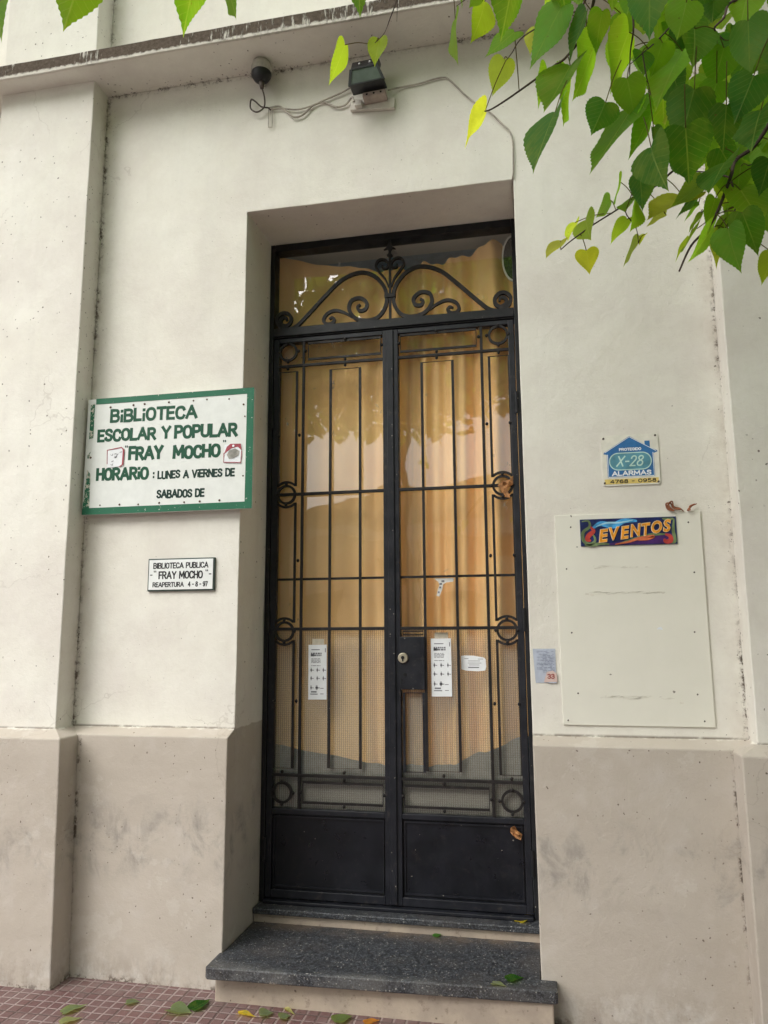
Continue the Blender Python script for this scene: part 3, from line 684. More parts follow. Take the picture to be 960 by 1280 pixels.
    for z in (.46, 1.55, 2.62):   # hinge knuckles
        bm = bmesh.new(); cyl(bm, (X(.6385), D-.004, z-.055), (X(.6385), D-.004, z+.055), .0085, .0085, 12); obj('hinge', bm, M['frame'], lf, smooth=False)
    return lf
leaf_door(-1); leaf_door(1)
# cover strip on the meeting line
obj('meeting_strip', BX(XC-.017, XC+.017, D-.007, D+.0005, .245, 3.055), M['stile'], df, bevel=.003)

# curtain hanging inside
def lin(tab, x):
    if x <= tab[0][0]: return tab[0][1]
    for (a, p), (b, q) in zip(tab, tab[1:]):
        if x <= b:
            t = (x-a)/(b-a); t = t*t*(3-2*t)*.5+t*.5; return p+(q-p)*t
    return tab[-1][1]
TOPC = [(-.93, 3.625), (-.877, 3.608), (-.617, 3.531), (-.208, 3.452), (.10, 3.475), (.38, 3.56), (.43, 3.575)]
HEM = [(-.93, .955), (-.852, .934), (-.597, .893), (-.268, .845), (.05, .852), (.207, .915), (.418, .993), (.5, 1.02)]
bm = bmesh.new(); NX, NZ = 260, 46; rows = []
for k in range(NZ+1):
    t = k/NZ; row = []
    for i in range(NX+1):
        u = i/NX; x1 = .385+.115*min(1, (1-t)*9); x = -.93+u*(x1+.93)
        z = lin(HEM, x)*(1-t)+lin(TOPC, x)*t
        amp = (.007+.034*(lambda q: q*q*(3-2*q))(min(1, max(0, (u-.18)/.6))))*(.75+.5*noise.noise(Vector((x*4, 1, z*.6))))
        ph = x*30+2.1*math.sin(x*5.2)+.55*math.sin(z*1.3+x*2)
        y = .475+amp*math.sin(ph)+.5*amp*math.sin(ph*2.3+1.1+z*.35)+.006*noise.noise(Vector((x*6, 0, z*2.0)))
        row.append(bm.verts.new((x, y, z)))
    rows.append(row)
for k in range(NZ):
    for i in range(NX): bm.faces.new((rows[k][i], rows[k][i+1], rows[k+1][i+1], rows[k+1][i]))
cu = obj('curtain', bm, M['curtain'], None, smooth=True, loc=(-.2, .475, .9))
tag(cu, 'tan cloth curtain sagging behind the door glass', 'curtain')
DK = thing('dark_disc', 'dark rounded disc with a pale rim behind the right end of the transom glass', 'disc', (.445, .42, 3.28))
el = [(.452+.060*math.cos(R(a)), 3.415+.125*math.sin(R(a))) for a in range(0, 360, 10)]
obj('face', prism(bmesh.new(), el, .400, .408), M['hole'], DK); obj('rim', ribbon(bmesh.new(), el, .008, .396, .410, closed=True), M['dirtypaper'], DK)

# ------------------------------------------------------------------ signs
# large painted board
S1 = thing('library_sign', 'large white board with hand painted green lettering and a chipped green border', 'sign', (-1.228, -.02, 2.07))
ang = R(-.35)
SX0, SX1, SZ0, SZ1 = -1.672, -.788, 2.074, 2.660
YB = -.047
obj('board', BX(SX0, SX1, YB, -.022, SZ0, SZ1), M['signwhite'], S1, bevel=.002)
bm = bmesh.new(); box(bm, SX0+.046, SX1+.001, YB-.0016, YB-.0002, SZ1-.028, SZ1+.001); box(bm, SX0+.001, SX1+.001, YB-.0016, YB-.0002, SZ0-.001, SZ0+.032); box(bm, SX1-.035, SX1+.001, YB-.0016, YB-.0002, SZ0+.0322, SZ1-.0282)
obj('green_border', bm, M['signgreen'], S1)
bm = bmesh.new(); prism(bm, [(SX0+.018, SZ1-.030), (SX0+.040, SZ1-.024), (SX0+.040, SZ1-.20), (SX0+.018, SZ1-.205)], YB-.0016, YB-.0002)
prism(bm, [(SX0+.002, SZ0+.0322), (SX0+.038, SZ0+.0322), (SX0+.036, SZ0+.20), (SX0+.018, SZ0+.225), (SX0+.012, SZ0+.15)], YB-.0016, YB-.0002)
prism(bm, [(SX0+.012, SZ1-.29), (SX0+.030, SZ1-.27), (SX0+.024, SZ1-.285), (SX0+.034, SZ1-.298), (SX0+.016, SZ1-.305)], YB-.0016, YB-.0002)
obj('green_border', bm, M['signgreenleft'], S1)
YT = YB-.0022
T = -.012
for body, x0, x1, z0, z1, m, wt in (
    ('BiBLiOTECA', -1.545, -1.076, 2.531, 2.602, 'inkgreen', .0150), ('ESCOLAR', -1.610, -1.290, 2.435, 2.502, 'inkgreen', .0150), ('Y', -1.264, -1.212, 2.433, 2.500, 'inkgreen', .0145),
    ('POPULAR', -1.196, -.866, 2.428, 2.498, 'inkgreen', .0155), ('FRAY', -1.436, -1.248, 2.333, 2.405, 'inkgreen', .0160), ('MOCHO', -1.200, -.950, 2.328, 2.398, 'inkgreen', .0160),
    ('"', -1.457, -1.438, 2.388, 2.414, 'inkdark', .006), ('"', -.942, -.923, 2.386, 2.412, 'inkdark', .006),
    ('HORARiO', -1.605, -1.320, 2.238, 2.305, 'inkgreen', .0150), (':', -1.301, -1.289, 2.236, 2.278, 'inkdark', .0085), ('LUNES A ViERNES DE', -1.275, -.875, 2.234, 2.276, 'inkdark', .0088), ('SABADOS DE', -1.276, -1.026, 2.138, 2.181, 'inkdark', .0092)):
    painted('lettering', body, x0, x1, z0, z1, YB-.0005, M[m], S1, wt, tilt=T, wob=.004)
def card(name, parent, x0, x1, z0, z1, y, mat, ang=0, thick=.0008):
    cx, cz = (x0+x1)/2, (z0+z1)/2; c, s_ = math.cos(R(ang)), math.sin(R(ang))
    pts = [(cx+(x-cx)*c-(z-cz)*s_, cz+(x-cx)*s_+(z-cz)*c) for x, z in ((x0, z0), (x1, z0), (x1, z1), (x0, z1))]
    return obj(name, prism(bmesh.new(), pts, y-thick, y), mat, parent)
pc = card('picture_card', S1, -1.547, -1.462, 2.306, 2.396, YT, M['paper'], 3)
bm = bmesh.new(); ribbon(bm, [(-1.546, 2.322), (-1.549, 2.392), (-1.472, 2.402), (-1.460, 2.390), (-1.462, 2.315), (-1.480, 2.305)], [.003, .004, .006, .009, .008, .004], YT-.0022, YT-.0010); obj('card_outline', bm, M['red'], pc)
bm = bmesh.new()
for k in range(9):
    x = -1.535+.055*rng.random(); z = 2.318+.062*rng.random(); ribbon(bm, [(x, z), (x+.009*rng.random()+.004, z+.006*rng.uniform(-1, 1)), (x+.012, z+.004)], .0022, YT-.0021, YT-.0010)
obj('card_print', bm, M['inkgrey'], pc)
pc = card('picture_card', S1, -.932, -.846, 2.296, 2.384, YT, M['paper'], -2)
bm = bmesh.new(); prism(bm, [(-.932, 2.340), (-.918, 2.375), (-.900, 2.388), (-.848, 2.386), (-.843, 2.352), (-.862, 2.372), (-.895, 2.366)], YT-.002, YT-.0010); ribbon(bm, [(-.932, 2.345), (-.933, 2.300), (-.846, 2.294), (-.843, 2.350)], .004, YT-.0022, YT-.0012); obj('card_outline', bm, M['red'], pc)
bm = bmesh.new(); prism(bm, [(-.918, 2.335), (-.905, 2.356), (-.875, 2.364), (-.853, 2.350), (-.858, 2.330), (-.880, 2.318), (-.905, 2.314)], YT-.0026, YT-.0022); obj('card_print', bm, M['cardgrey'], pc)
bm = bmesh.new(); prism(bm, [(-.885+.006*math.cos(R(a)), 2.377+.006*math.sin(R(a))) for a in range(0, 360, 45)], YT-.0034, YT-.0028); obj('card_dot', bm, M['white'], pc)
for x, z in ((-1.545, 2.612), (-1.42, 2.615), (-1.36, 2.617), (-1.23, 2.617), (-1.10, 2.616), (-1.03, 2.617), (-.915, 2.612), (-1.575, 2.118), (-1.47, 2.117), (-1.37, 2.114), (-1.26, 2.117), (-1.13, 2.115), (-1.05, 2.116), (-.95, 2.117), (-.832, 2.52), (-.834, 2.23), (-1.640, 2.36), (-.84, 2.58)):
    bm = bmesh.new(); ball(bm, (x, YB-.001, z), .0042+.002*rng.random(), 1, (1, .5, 1)); obj('nail', bm, M['nail'], S1)

# small plaque
S2 = thing('name_plaque', 'small white plaque with black lettering and a dark rim below the green bordered board', 'plaque', (-1.152, 0, 1.695))
obj('backing', BX(-1.322, -.980, -.012, -.001, 1.695, 1.851), M['plaqueedge'], S2, bevel=.001)
obj('face', BX(-1.316, -.987, -.0150, -.0125, 1.702, 1.845), M['plaque'], S2, bevel=.001)
for body, x0, x1, z0, z1, wt in (('BIBLIOTECA PUBLICA', -1.294, -1.010, 1.802, 1.831, .0052), ('FRAY MOCHO', -1.265, -1.037, 1.752, 1.790, .0068), ('-', -1.309, -1.296, 1.764, 1.782, .005), ('"', -1.292, -1.276, 1.772, 1.794, .0045), ('"', -1.026, -1.010, 1.772, 1.794, .0045), ('-', -1.007, -.994, 1.764, 1.782, .005), ('REAPERTURA', -1.294, -1.132, 1.714, 1.738, .0046), ('4 - 8 - 97', -1.112, -1.011, 1.714, 1.739, .0046)):
    painted('lettering', body, x0, x1, z0, z1, -.0154, M['ink'], S2, wt)

# alarm company plate
S3 = thing('alarm_sign', 'small square white metal plate with a blue house emblem and a yellow phone strip', 'sign', (.923, 0, 2.115))
def rrect(x0, x1, z0, z1, r, n=6):
    p = []
    for cx, cz, a in ((x1-r, z1-r, 0), (x0+r, z1-r, 90), (x0+r, z0+r, 180), (x1-r, z0+r, 270)):
        p += [(cx+r*math.cos(R(a+90*i/n)), cz+r*math.sin(R(a+90*i/n))) for i in range(n+1)]
    return p
obj('plate', prism(bmesh.new(), rrect(.804, 1.041, 2.114, 2.337, .010), -.005, -.001), M['almwhite'], S3)
obj('house_emblem', prism(bmesh.new(), [(.826, 2.150), (1.020, 2.150), (1.020, 2.250), (1.036, 2.257), (1.034, 2.262), (1.006, 2.276), (1.006, 2.306), (.985, 2.306), (.985, 2.290), (.923, 2.330), (.815, 2.262), (.812, 2.255), (.826, 2.252)], -.0058, -.0052), M['blue'], S3)
bm = bmesh.new(); ribbon(bm, [(.829, 2.252), (.829, 2.152), (1.017, 2.152), (1.017, 2.254)], .0032, -.0066, -.006); ribbon(bm, [(.818, 2.261), (.923, 2.3265), (1.030, 2.260)], .0024, -.0066, -.006); obj('emblem_outline', bm, M['white'], S3)
obj('pill', prism(bmesh.new(), rrect(.838, 1.006, 2.184, 2.254, .034, 8), -.0066, -.006), M['teal'], S3)
obj('pill_outline', ribbon(bmesh.new(), rrect(.836, 1.008, 2.182, 2.256, .036, 8), .0042, -.0073, -.0067, closed=True), M['mint'], S3)
painted('lettering', 'X-28', .862, .972, 2.196, 2.244, -.0076, M['mint'], S3, .0058, slant=.25)
painted('lettering', 'ALARMAS', .843, 1.006, 2.156, 2.178, -.0062, M['white'], S3, .0050)
painted('lettering', 'PROTEGIDO', .878, .970, 2.2655, 2.2785, -.0062, M['white'], S3, .0030)
obj('phone_strip', BX(.812, 1.034, -.0058, -.0052, 2.121, 2.143), M['yellow'], S3)
painted('lettering', '4768 - 0958', .834, 1.024, 2.1240, 2.1405, -.0062, M['ink'], S3, .0034)
for x, z in ((.815, 2.324), (1.030, 2.328), (.812, 2.127), (1.032, 2.125)):
    bm = bmesh.new(); ball(bm, (x, -.0055, z), .0055, 1, (1, .5, 1)); obj('rivet', bm, M['rivet'], S3)

# blank notice board
S4 = thing('notice_board', 'large blank cream panel screwed to the wall right of the door', 'notice board', (.892, 0, 1.11))
bm = dense_box(.594, 1.190, -.0075, -.0015, 1.111, 1.993, .1)
obj('panel', bm, M['board'], S4, bevel=.0015)
for x, z in ((.72, 1.90), (1.14, 1.945), (.635, 1.76), (1.15, 1.735), (.645, 1.49), (1.135, 1.49), (1.13, 1.24), (.66, 1.24), (.615, 1.13), (1.15, 1.135), (.66, 1.94)):
    bm = bmesh.new(); ball(bm, (x, -.0078, z), .004, 1, (1, .45, 1)); obj('screw', bm, M['rivet'], S4)
def smear(x0, x1, z, n, a=.006):
    bm = bmesh.new()
    for k in range(n):
        x = rng.uniform(x0, x1); l = rng.uniform(.006, .035); zz = z+rng.uniform(-1, 1)*a
        ribbon(bm, [(x, zz), (x+l*.5, zz+.002*rng.uniform(-1, 1)), (x+l, zz+.001)], [.0008, .0022*rng.random()+.001, .0008], -.0081, -.0077)
    return bm
for x0, x1, z, n in ((.72, .96, 1.765, 16), (.72, 1.0, 1.655, 30), (.74, 1.02, 1.225, 34)): obj('tape_mark', smear(x0, x1, z, n), M['boardmark'], S4)
for x, z in ((.715, 1.652), (.735, 1.648), (1.005, 1.656), (1.02, 1.653), (1.065, 1.205)):
    bm = bmesh.new(); prism(bm, [(x+.011*rng.uniform(.5, 1)*math.cos(R(a)), z+.007*rng.uniform(.4, 1)*math.sin(R(a))) for a in range(0, 360, 40)], -.0083, -.0077); obj('stain', bm, M['boardmark'], S4)
obj('paint_chip', prism(bmesh.new(), [(.988, 1.502), (1.012, 1.500), (1.006, 1.512), (.995, 1.510)], -.0083, -.0077), M['white'], S4)

# painted fileteado sign on the board
S5 = thing('events_sign', 'narrow colourful hand painted sign with orange slanted lettering on dark blue', 'sign', (.895, -.0078, 1.853))
EX0, EX1, EZ0, EZ1, EY = .699, 1.091, 1.855, 1.971, -.0125
obj('plate', BX(EX0, EX1, EY, -.0080, EZ0, EZ1), M['navy'], S5, bevel=.001)
def E(u, v): return (EX0+u*(EX1-EX0), EZ0+v*(EZ1-EZ0))
def ecurve(name, pts, w, mat, dy):
    c = catmull([(*E(*p), 0) for p in pts], 6); n = len(c)
    ws = [w*(.25+.75*math.sin(math.pi*min(1, max(0, (i+.5)/n)))) for i in range(n)]
    return obj(name, ribbon(bmesh.new(), [(p.x, p.y) for p in c], ws, EY-dy-.0004, EY-dy), mat, S5)
ecurve('sky_ribbon', [(.13, .66), (.22, .82), (.35, .74), (.47, .90), (.60, .88)], .026, M['sky'], .0004)
ecurve('sky_ribbon', [(.17, .72), (.28, .84), (.42, .84), (.56, .92)], .008, M['skylight'], .0010)
obj('purple_ground', prism(bmesh.new(), [E(*p) for p in ((.16, .03), (.97, .03), (.96, .40), (.80, .42), (.55, .22), (.3, .08))], EY-.0008, EY-.0004), M['purple'], S5)
for c in ([(.02, .92), (.09, .93), (.10, .72), (.03, .52), (.03, .22), (.09, .07), (.15, .18), (.14, .38), (.10, .44)], [(.04, .05), (.12, .03), (.20, .08), (.30, .05)], [(.98, .92), (.965, .5), (.975, .1), (.93, .06)], [(.86, .94), (.92, .90), (.975, .93)], [(.40, .06), (.55, .20), (.75, .36), (.90, .36)]): ecurve('olive_scroll', c, .014, M['olive'], .0012)
for c in ([(.11, .72), (.14, .55), (.09, .40), (.07, .24), (.11, .20)], [(.88, .36), (.93, .28), (.93, .12), (.88, .10), (.87, .2)]): ecurve('crimson_scroll', c, .020, M['crimson'], .0018)
ecurve('coral_scroll', [(.36, .04), (.50, .12), (.62, .24), (.76, .30), (.70, .20), (.60, .17)], .012, M['coral'], .0024)
lx = [.195, .305, .425, .525, .645, .745, .865, .955]
for i, ch in enumerate('EVENTOS'):
    a = EX0+lx[i]*(EX1-EX0); b = EX0+(lx[i+1]-.012)*(EX1-EX0); z0 = EZ0+(.12+.050*i+.02*(i % 2))*(EZ1-EZ0); hh = (.47-.004*i)*(EZ1-EZ0)
    if ch == 'S': z0 += .002
    lettering('lettering', ch, a-.0024, b+.0012, z0-.0018, z0+hh+.0014, EY-.0030, M['cream'], S5, .055, shear=.15, tilt=.10)
    lettering('lettering', ch, a, b, z0, z0+hh, EY-.0036, M['orange'], S5, .03, shear=.15, tilt=.10)

# printed bill stuck beside the board
S6 = thing('pasted_bill', 'faded bluish printed bill with a pinkish numbered corner pasted beside the door frame', 'paper', (.53, 0, 1.28))
bm = bmesh.new(); rows = []
for k in range(9):
    t = k/8; x0 = .480+.008*(1-t); x1 = .574
    rows.append([bm.verts.new((x0+(x1-x0)*i/6, -.0020-.0012*math.sin(i*1.7+k)*.5-(.004 if (k == 0 and i > 3) else 0), 1.281+t*.142)) for i in range(7)])
for k in range(8):
    for i in range(6): bm.faces.new((rows[k][i], rows[k][i+1], rows[k+1][i+1], rows[k+1][i]))
obj('sheet', bm, M['notice'], S6, smooth=True)
obj('pink_stub', prism(bmesh.new(), [(.522, 1.284), (.578, 1.286), (.576, 1.320), (.560, 1.332), (.535, 1.326)], -.0062, -.0050), M['noticepink'], S6)
painted('lettering', '33', .537, .567, 1.298, 1.319, -.0066, M['noticered'], S6, .0042)
bm = bmesh.new()
for k in range(15):
    z = 1.412-k*.0062
    x = .496
    while x < .566:
        l = rng.uniform(.004, .02)
        if rng.random() < .7: box(bm, x, min(x+l, .568), -.0040, -.0034, z, z+.0018)
        x += l+.004
obj('printing', bm, M['noticeink'], S6)

# papers taped behind the grille on the glass
def notice(label, x0, x1, z0, z1, seed):
    r = random.Random(seed); y = D+.0292
    N = thing('taped_notice', label, 'paper', ((x0+x1)/2, y, z0), 'long notices taped to the door glass')
    w_, h = x1-x0, z1-z0
    obj('sheet', prism(bmesh.new(), [(x0+.001, z0), (x1, z0+.001), (x1-.001, z1), (x0, z1-.001)], y-.0008, y), M['paper'], N)
    obj('tape', BX(x0+.02, x1-.015, y-.0004, y+.0004, z1+.0005, z1+.028), M['tape'], N)
    bm = bmesh.new(); yy = y-.0014
    def b2(u0, u1, v, hh): box(bm, x0+u0*w_, x0+u1*w_, yy, yy+.0004, z0+v*h, z0+v*h+hh)
    b2(.16, .62, .90, .004); b2(.90, .94, .86, .02)
    for v in (.825, .79): 
        u = .14
        while u < .70:
            l = r.uniform(.05, .16); b2(u, min(.72, u+l), v, .0075); u += l+.03
    b2(.13, .32, .785, .012)
    for v in (.735, .712, .690, .668, .610):
        u = .16
        while u < .62:
            l = r.uniform(.05, .2); b2(u, min(.66, u+l), v, .0028); u += l+.03
    for v in (.52, .37, .20):
        for u in (.12, .45, .78):
            if v == .2 and u > .7: u = .40
            box(bm, x0+u*w_, x0+(u+.085)*w_, yy, yy+.0004, z0+v*h, z0+v*h+.009); box(bm, x0+(u+.025)*w_, x0+(u+.055)*w_, yy, yy+.0004, z0+v*h-.006, z0+v*h+.016)
            box(bm, x0+(u+.10)*w_, x0+(u+.18)*w_, yy, yy+.0004, z0+v*h+.002, z0+v*h+.005)
    b2(.16, .46, .128, .007); b2(.12, .52, .092, .0045); b2(.66, .84, .20, .003); b2(.66, .84, .10, .003)
    obj('printing', bm, M['inkgrey'], N)
notice('long white printed notice taped to the left door leaf', -.634, -.538, 1.166, 1.436, 3)
notice('long white printed notice taped to the glass beside the lock plate', -.012, .088, 1.188, 1.465, 4)
N = thing('small_label', 'small white rounded label with lines of print beside the long notice', 'label', (.193, D+.029, 1.31))
obj('sheet', prism(bmesh.new(), [(.135, 1.318), (.160, 1.311), (.215, 1.308), (.249, 1.312), (.254, 1.330), (.252, 1.366), (.244, 1.373), (.195, 1.382), (.150, 1.383), (.134, 1.381)], D+.0284, D+.0292), M['paper'], N)
bm = bmesh.new()
for v, a, b in ((1.367, .15, .17), (1.365, .215, .24), (1.356, .168, .225), (1.346, .166, .232), (1.337, .172, .222), (1.324, .168, .220)): box(bm, a, b, D+.0278, D+.0283, v, v+(.005 if v < 1.33 else .0022))
obj('printing', bm, M['inkgrey'], N)
N = thing('torn_sticker', 'remains of a torn white sticker hanging from the glazing bar', 'sticker', (.05, D+.029, 1.70))
bm = bmesh.new(); prism(bm, [(.008, 1.7575), (.052, 1.7575), (.106, 1.7575), (.104, 1.740), (.070, 1.736), (.055, 1.728), (.048, 1.700), (.034, 1.668), (.020, 1.672), (.028, 1.705), (.036, 1.724), (.030, 1.740)], D+.0286, D+.0293)
obj('scrap', bm, M['dirtypaper'], N)
bm = bmesh.new()
for x, z, w_ in ((.036, 1.725, .012), (.034, 1.708, .010), (.027, 1.684, .009), (.046, 1.738, .014)): box(bm, x, x+w_, D+.0280, D+.0285, z, z+.009)
obj('printing', bm, M['inkgrey'], N)

# ------------------------------------------------------------------ light fittings and cables over the door
SN = thing('light_sensor', 'black photocell lamp holder with pigtail wires hanging under the ledge', 'light sensor', (-.775, 0, 4.30))
yc = -.075
bm = bmesh.new(); c = [(-.775, yc, 4.380), (-.775, yc, 4.374), (-.775, yc, 4.345), (-.775, yc, 4.316)]
tube(bm, c, [.030, .046, .053, .054], 24); obj('cap', bm, M['socket'], SN, smooth=True)
bm = bmesh.new(); tube(bm, [(-.775, yc, 4.318), (-.775, yc-.001, 4.306), (-.773, yc-.003, 4.284), (-.771, yc-.004, 4.262)], [.0515, .0515, .040, .018], 24); obj('body', bm, M['black'], SN, smooth=True)
bm = bmesh.new(); tube(bm, [(-.772, yc-.004, 4.265), (-.771, yc-.003, 4.246), (-.770, yc, 4.230)], [.014, .012, .009], 12); obj('neck', bm, M['rivet'], SN, smooth=True)
bm = bmesh.new(); tube(bm, catmull([(-.771, yc, 4.236), (-.764, yc+.02, 4.195), (-.775, -.03, 4.160), (-.815, -.028, 4.140), (-.850, -.026, 4.170), (-.846, -.03, 4.214), (-.820, -.035, 4.195), (-.790, -.03, 4.165), (-.755, -.02, 4.160), (-.745, -.012, 4.150)], 6), .0042, 7); obj('pigtail', bm, M['rivet'], SN, smooth=True)
bm = bmesh.new(); tube(bm, [(-.778, -.072, 4.345), (-.79, -.003, 4.30)], .009, 10); obj('arm', bm, M['socket'], SN)
bm = bmesh.new(); tube(bm, [(-.756, -.012, 4.155), (-.756, -.012, 4.055), (-.736, -.012, 4.053), (-.734, -.012, 4.150)], .0028, 6); obj('wire_clip', bm, M['cable'], SN)

FL = thing('floodlight', 'small black floodlight on a beige bracket over the lintel', 'floodlight', (-.20, 0, 4.06))
def quadbox(a, b, c, d, t):
    """thin slab from four corner points, thickness vector t"""
    bm = bmesh.new(); p = [Vector(q) for q in (a, b, c, d)]; t = Vector(t)
    f = [bm.verts.new(q) for q in p]; k = [bm.verts.new(q+t) for q in p]
    bm.faces.new(f); bm.faces.new(k[::-1])
    for i in range(4): bm.faces.new((f[i], k[i], k[(i+1) % 4], f[(i+1) % 4]))
    bmesh.ops.recalc_face_normals(bm, faces=bm.faces[:]); return bm
fx0, fx1 = -.300, -.128
A_, B_ = Vector((-.295, -.150, 4.105)), Vector((-.120, -.150, 4.118))
C_, D_ = Vector((-.150, -.165, 4.190)), Vector((-.285, -.165, 4.178))
E_, F_ = Vector((-.152, -.120, 4.262)), Vector((-.288, -.120, 4.256))
obj('housing', quadbox(A_, B_, C_, D_, (0, .085, .012)), M['floodblack'], FL, bevel=.006)
nrm = (B_-A_).cross(D_-A_).normalized(); nrm = nrm if nrm.y < 0 else -nrm
def inset(P, k, off): 
    c = sum(P, Vector())/4; return [c+(p-c)*k+nrm*off for p in P]
g = inset([A_, B_, C_, D_], .86, .004); obj('glass', quadbox(*g, -nrm*.003), M['floodglass'], FL)
bm = bmesh.new()
o_ = inset([A_, B_, C_, D_], 1.03, .007); i_ = inset([A_, B_, C_, D_], .86, .007)
vo = [bm.verts.new(p) for p in o_]; vi = [bm.verts.new(p) for p in i_]; vb = [bm.verts.new(p-nrm*.012) for p in o_]
for k in range(4):
    bm.faces.new((vo[k], vo[(k+1) % 4], vi[(k+1) % 4], vi[k])); bm.faces.new((vo[k], vb[k], vb[(k+1) % 4], vo[(k+1) % 4]))
bmesh.ops.recalc_face_normals(bm, faces=bm.faces[:]); obj('bezel', bm, M['floodblack'], FL)
obj('terminal_cover', quadbox(D_+Vector((0, 0, .004)), C_+Vector((0, 0, .004)), E_, F_, (0, .06, .01)), M['floodblack'], FL, bevel=.005)
for t in (.32, .70):
    p = (D_*(1-t)+C_*t)*.45+(F_*(1-t)+E_*t)*.55; bm = bmesh.new(); ball(bm, p+Vector((0, -.004, -.002)), .0085, 1); obj('screw', bm, M['screw'], FL, smooth=True)
bk = obj('bracket', quadbox((-.245, -.080, 4.092), (-.130, -.080, 4.098), (-.128, -.088, 4.116), (-.243, -.088, 4.111), (0, .078, 0)), M['bracket'], FL, bevel=.003)
for t in (.2, .5, .8):
    bm = bmesh.new(); ball(bm, (-.245+.116*t, -.0845, 4.101+.006*t), .006, 1, (1, .4, 1)); obj('bracket_hole', bm, M['hole'], bk)
obj('gland', BX(-.294, -.256, -.045, -.002, 4.080, 4.110), M['boxwhite'], FL, bevel=.004)
CB = obj('conduit_cover', quadbox((-.322, -.022, 4.078), (-.096, -.022, 4.056), (-.094, -.022, 4.112), (-.318, -.022, 4.136), (0, .020, 0)), M['boxwhite'], None, bevel=.003, loc=(-.2, 0, 4.06))
tag(CB, 'flat cream conduit cover on the wall just below the floodlight', 'conduit')
def cable(label, pts, r, loc):
    bm = bmesh.new(); P = catmull(pts, 8)
    P = [p+Vector((noise.noise(p*9)*.003, 0, noise.noise(p*9+Vector((5, 0, 0)))*.004)) for p in P]
    tube(bm, P, r, 7); return tag(obj('cable', bm, M['cable'], None, smooth=True, loc=loc), label, 'cable')
cable('thin painted cable drooping from the sensor to the floodlight', [(-.757, -.012, 4.165), (-.70, -.010, 4.170), (-.66, -.012, 4.130), (-.615, -.014, 4.092), (-.57, -.013, 4.098), (-.52, -.012, 4.140), (-.46, -.010, 4.150), (-.40, -.012, 4.115), (-.35, -.012, 4.118), (-.315, -.02, 4.15), (-.296, -.05, 4.10)], .0048, (-.53, 0, 4.1))
cable('second thinner cable strung straighter above the drooping cable', [(-.756, -.016, 4.160), (-.68, -.014, 4.150), (-.60, -.014, 4.132), (-.53, -.013, 4.140), (-.46, -.013, 4.160), (-.39, -.013, 4.182), (-.32, -.02, 4.205), (-.285, -.05, 4.19)], .0042, (-.53, 0, 4.15))
cable('long painted cable running from the floodlight down to the right edge of the door opening', [(-.125, -.03, 4.150), (-.06, -.012, 4.172), (.03, -.010, 4.178), (.143, -.010, 4.192), (.185, -.010, 4.165), (.247, -.010, 4.083), (.31, -.010, 4.018), (.379, -.010, 3.955), (.430, -.010, 3.890), (.462, -.010, 3.842), (.4725, -.009, 3.77), (.470, -.008, 3.66), (.4655, -.004, 3.612), (.4625, .06, 3.600), (.462, .20, 3.600), (.460, .335, 3.598)], .0040, (.4, 0, 3.9))

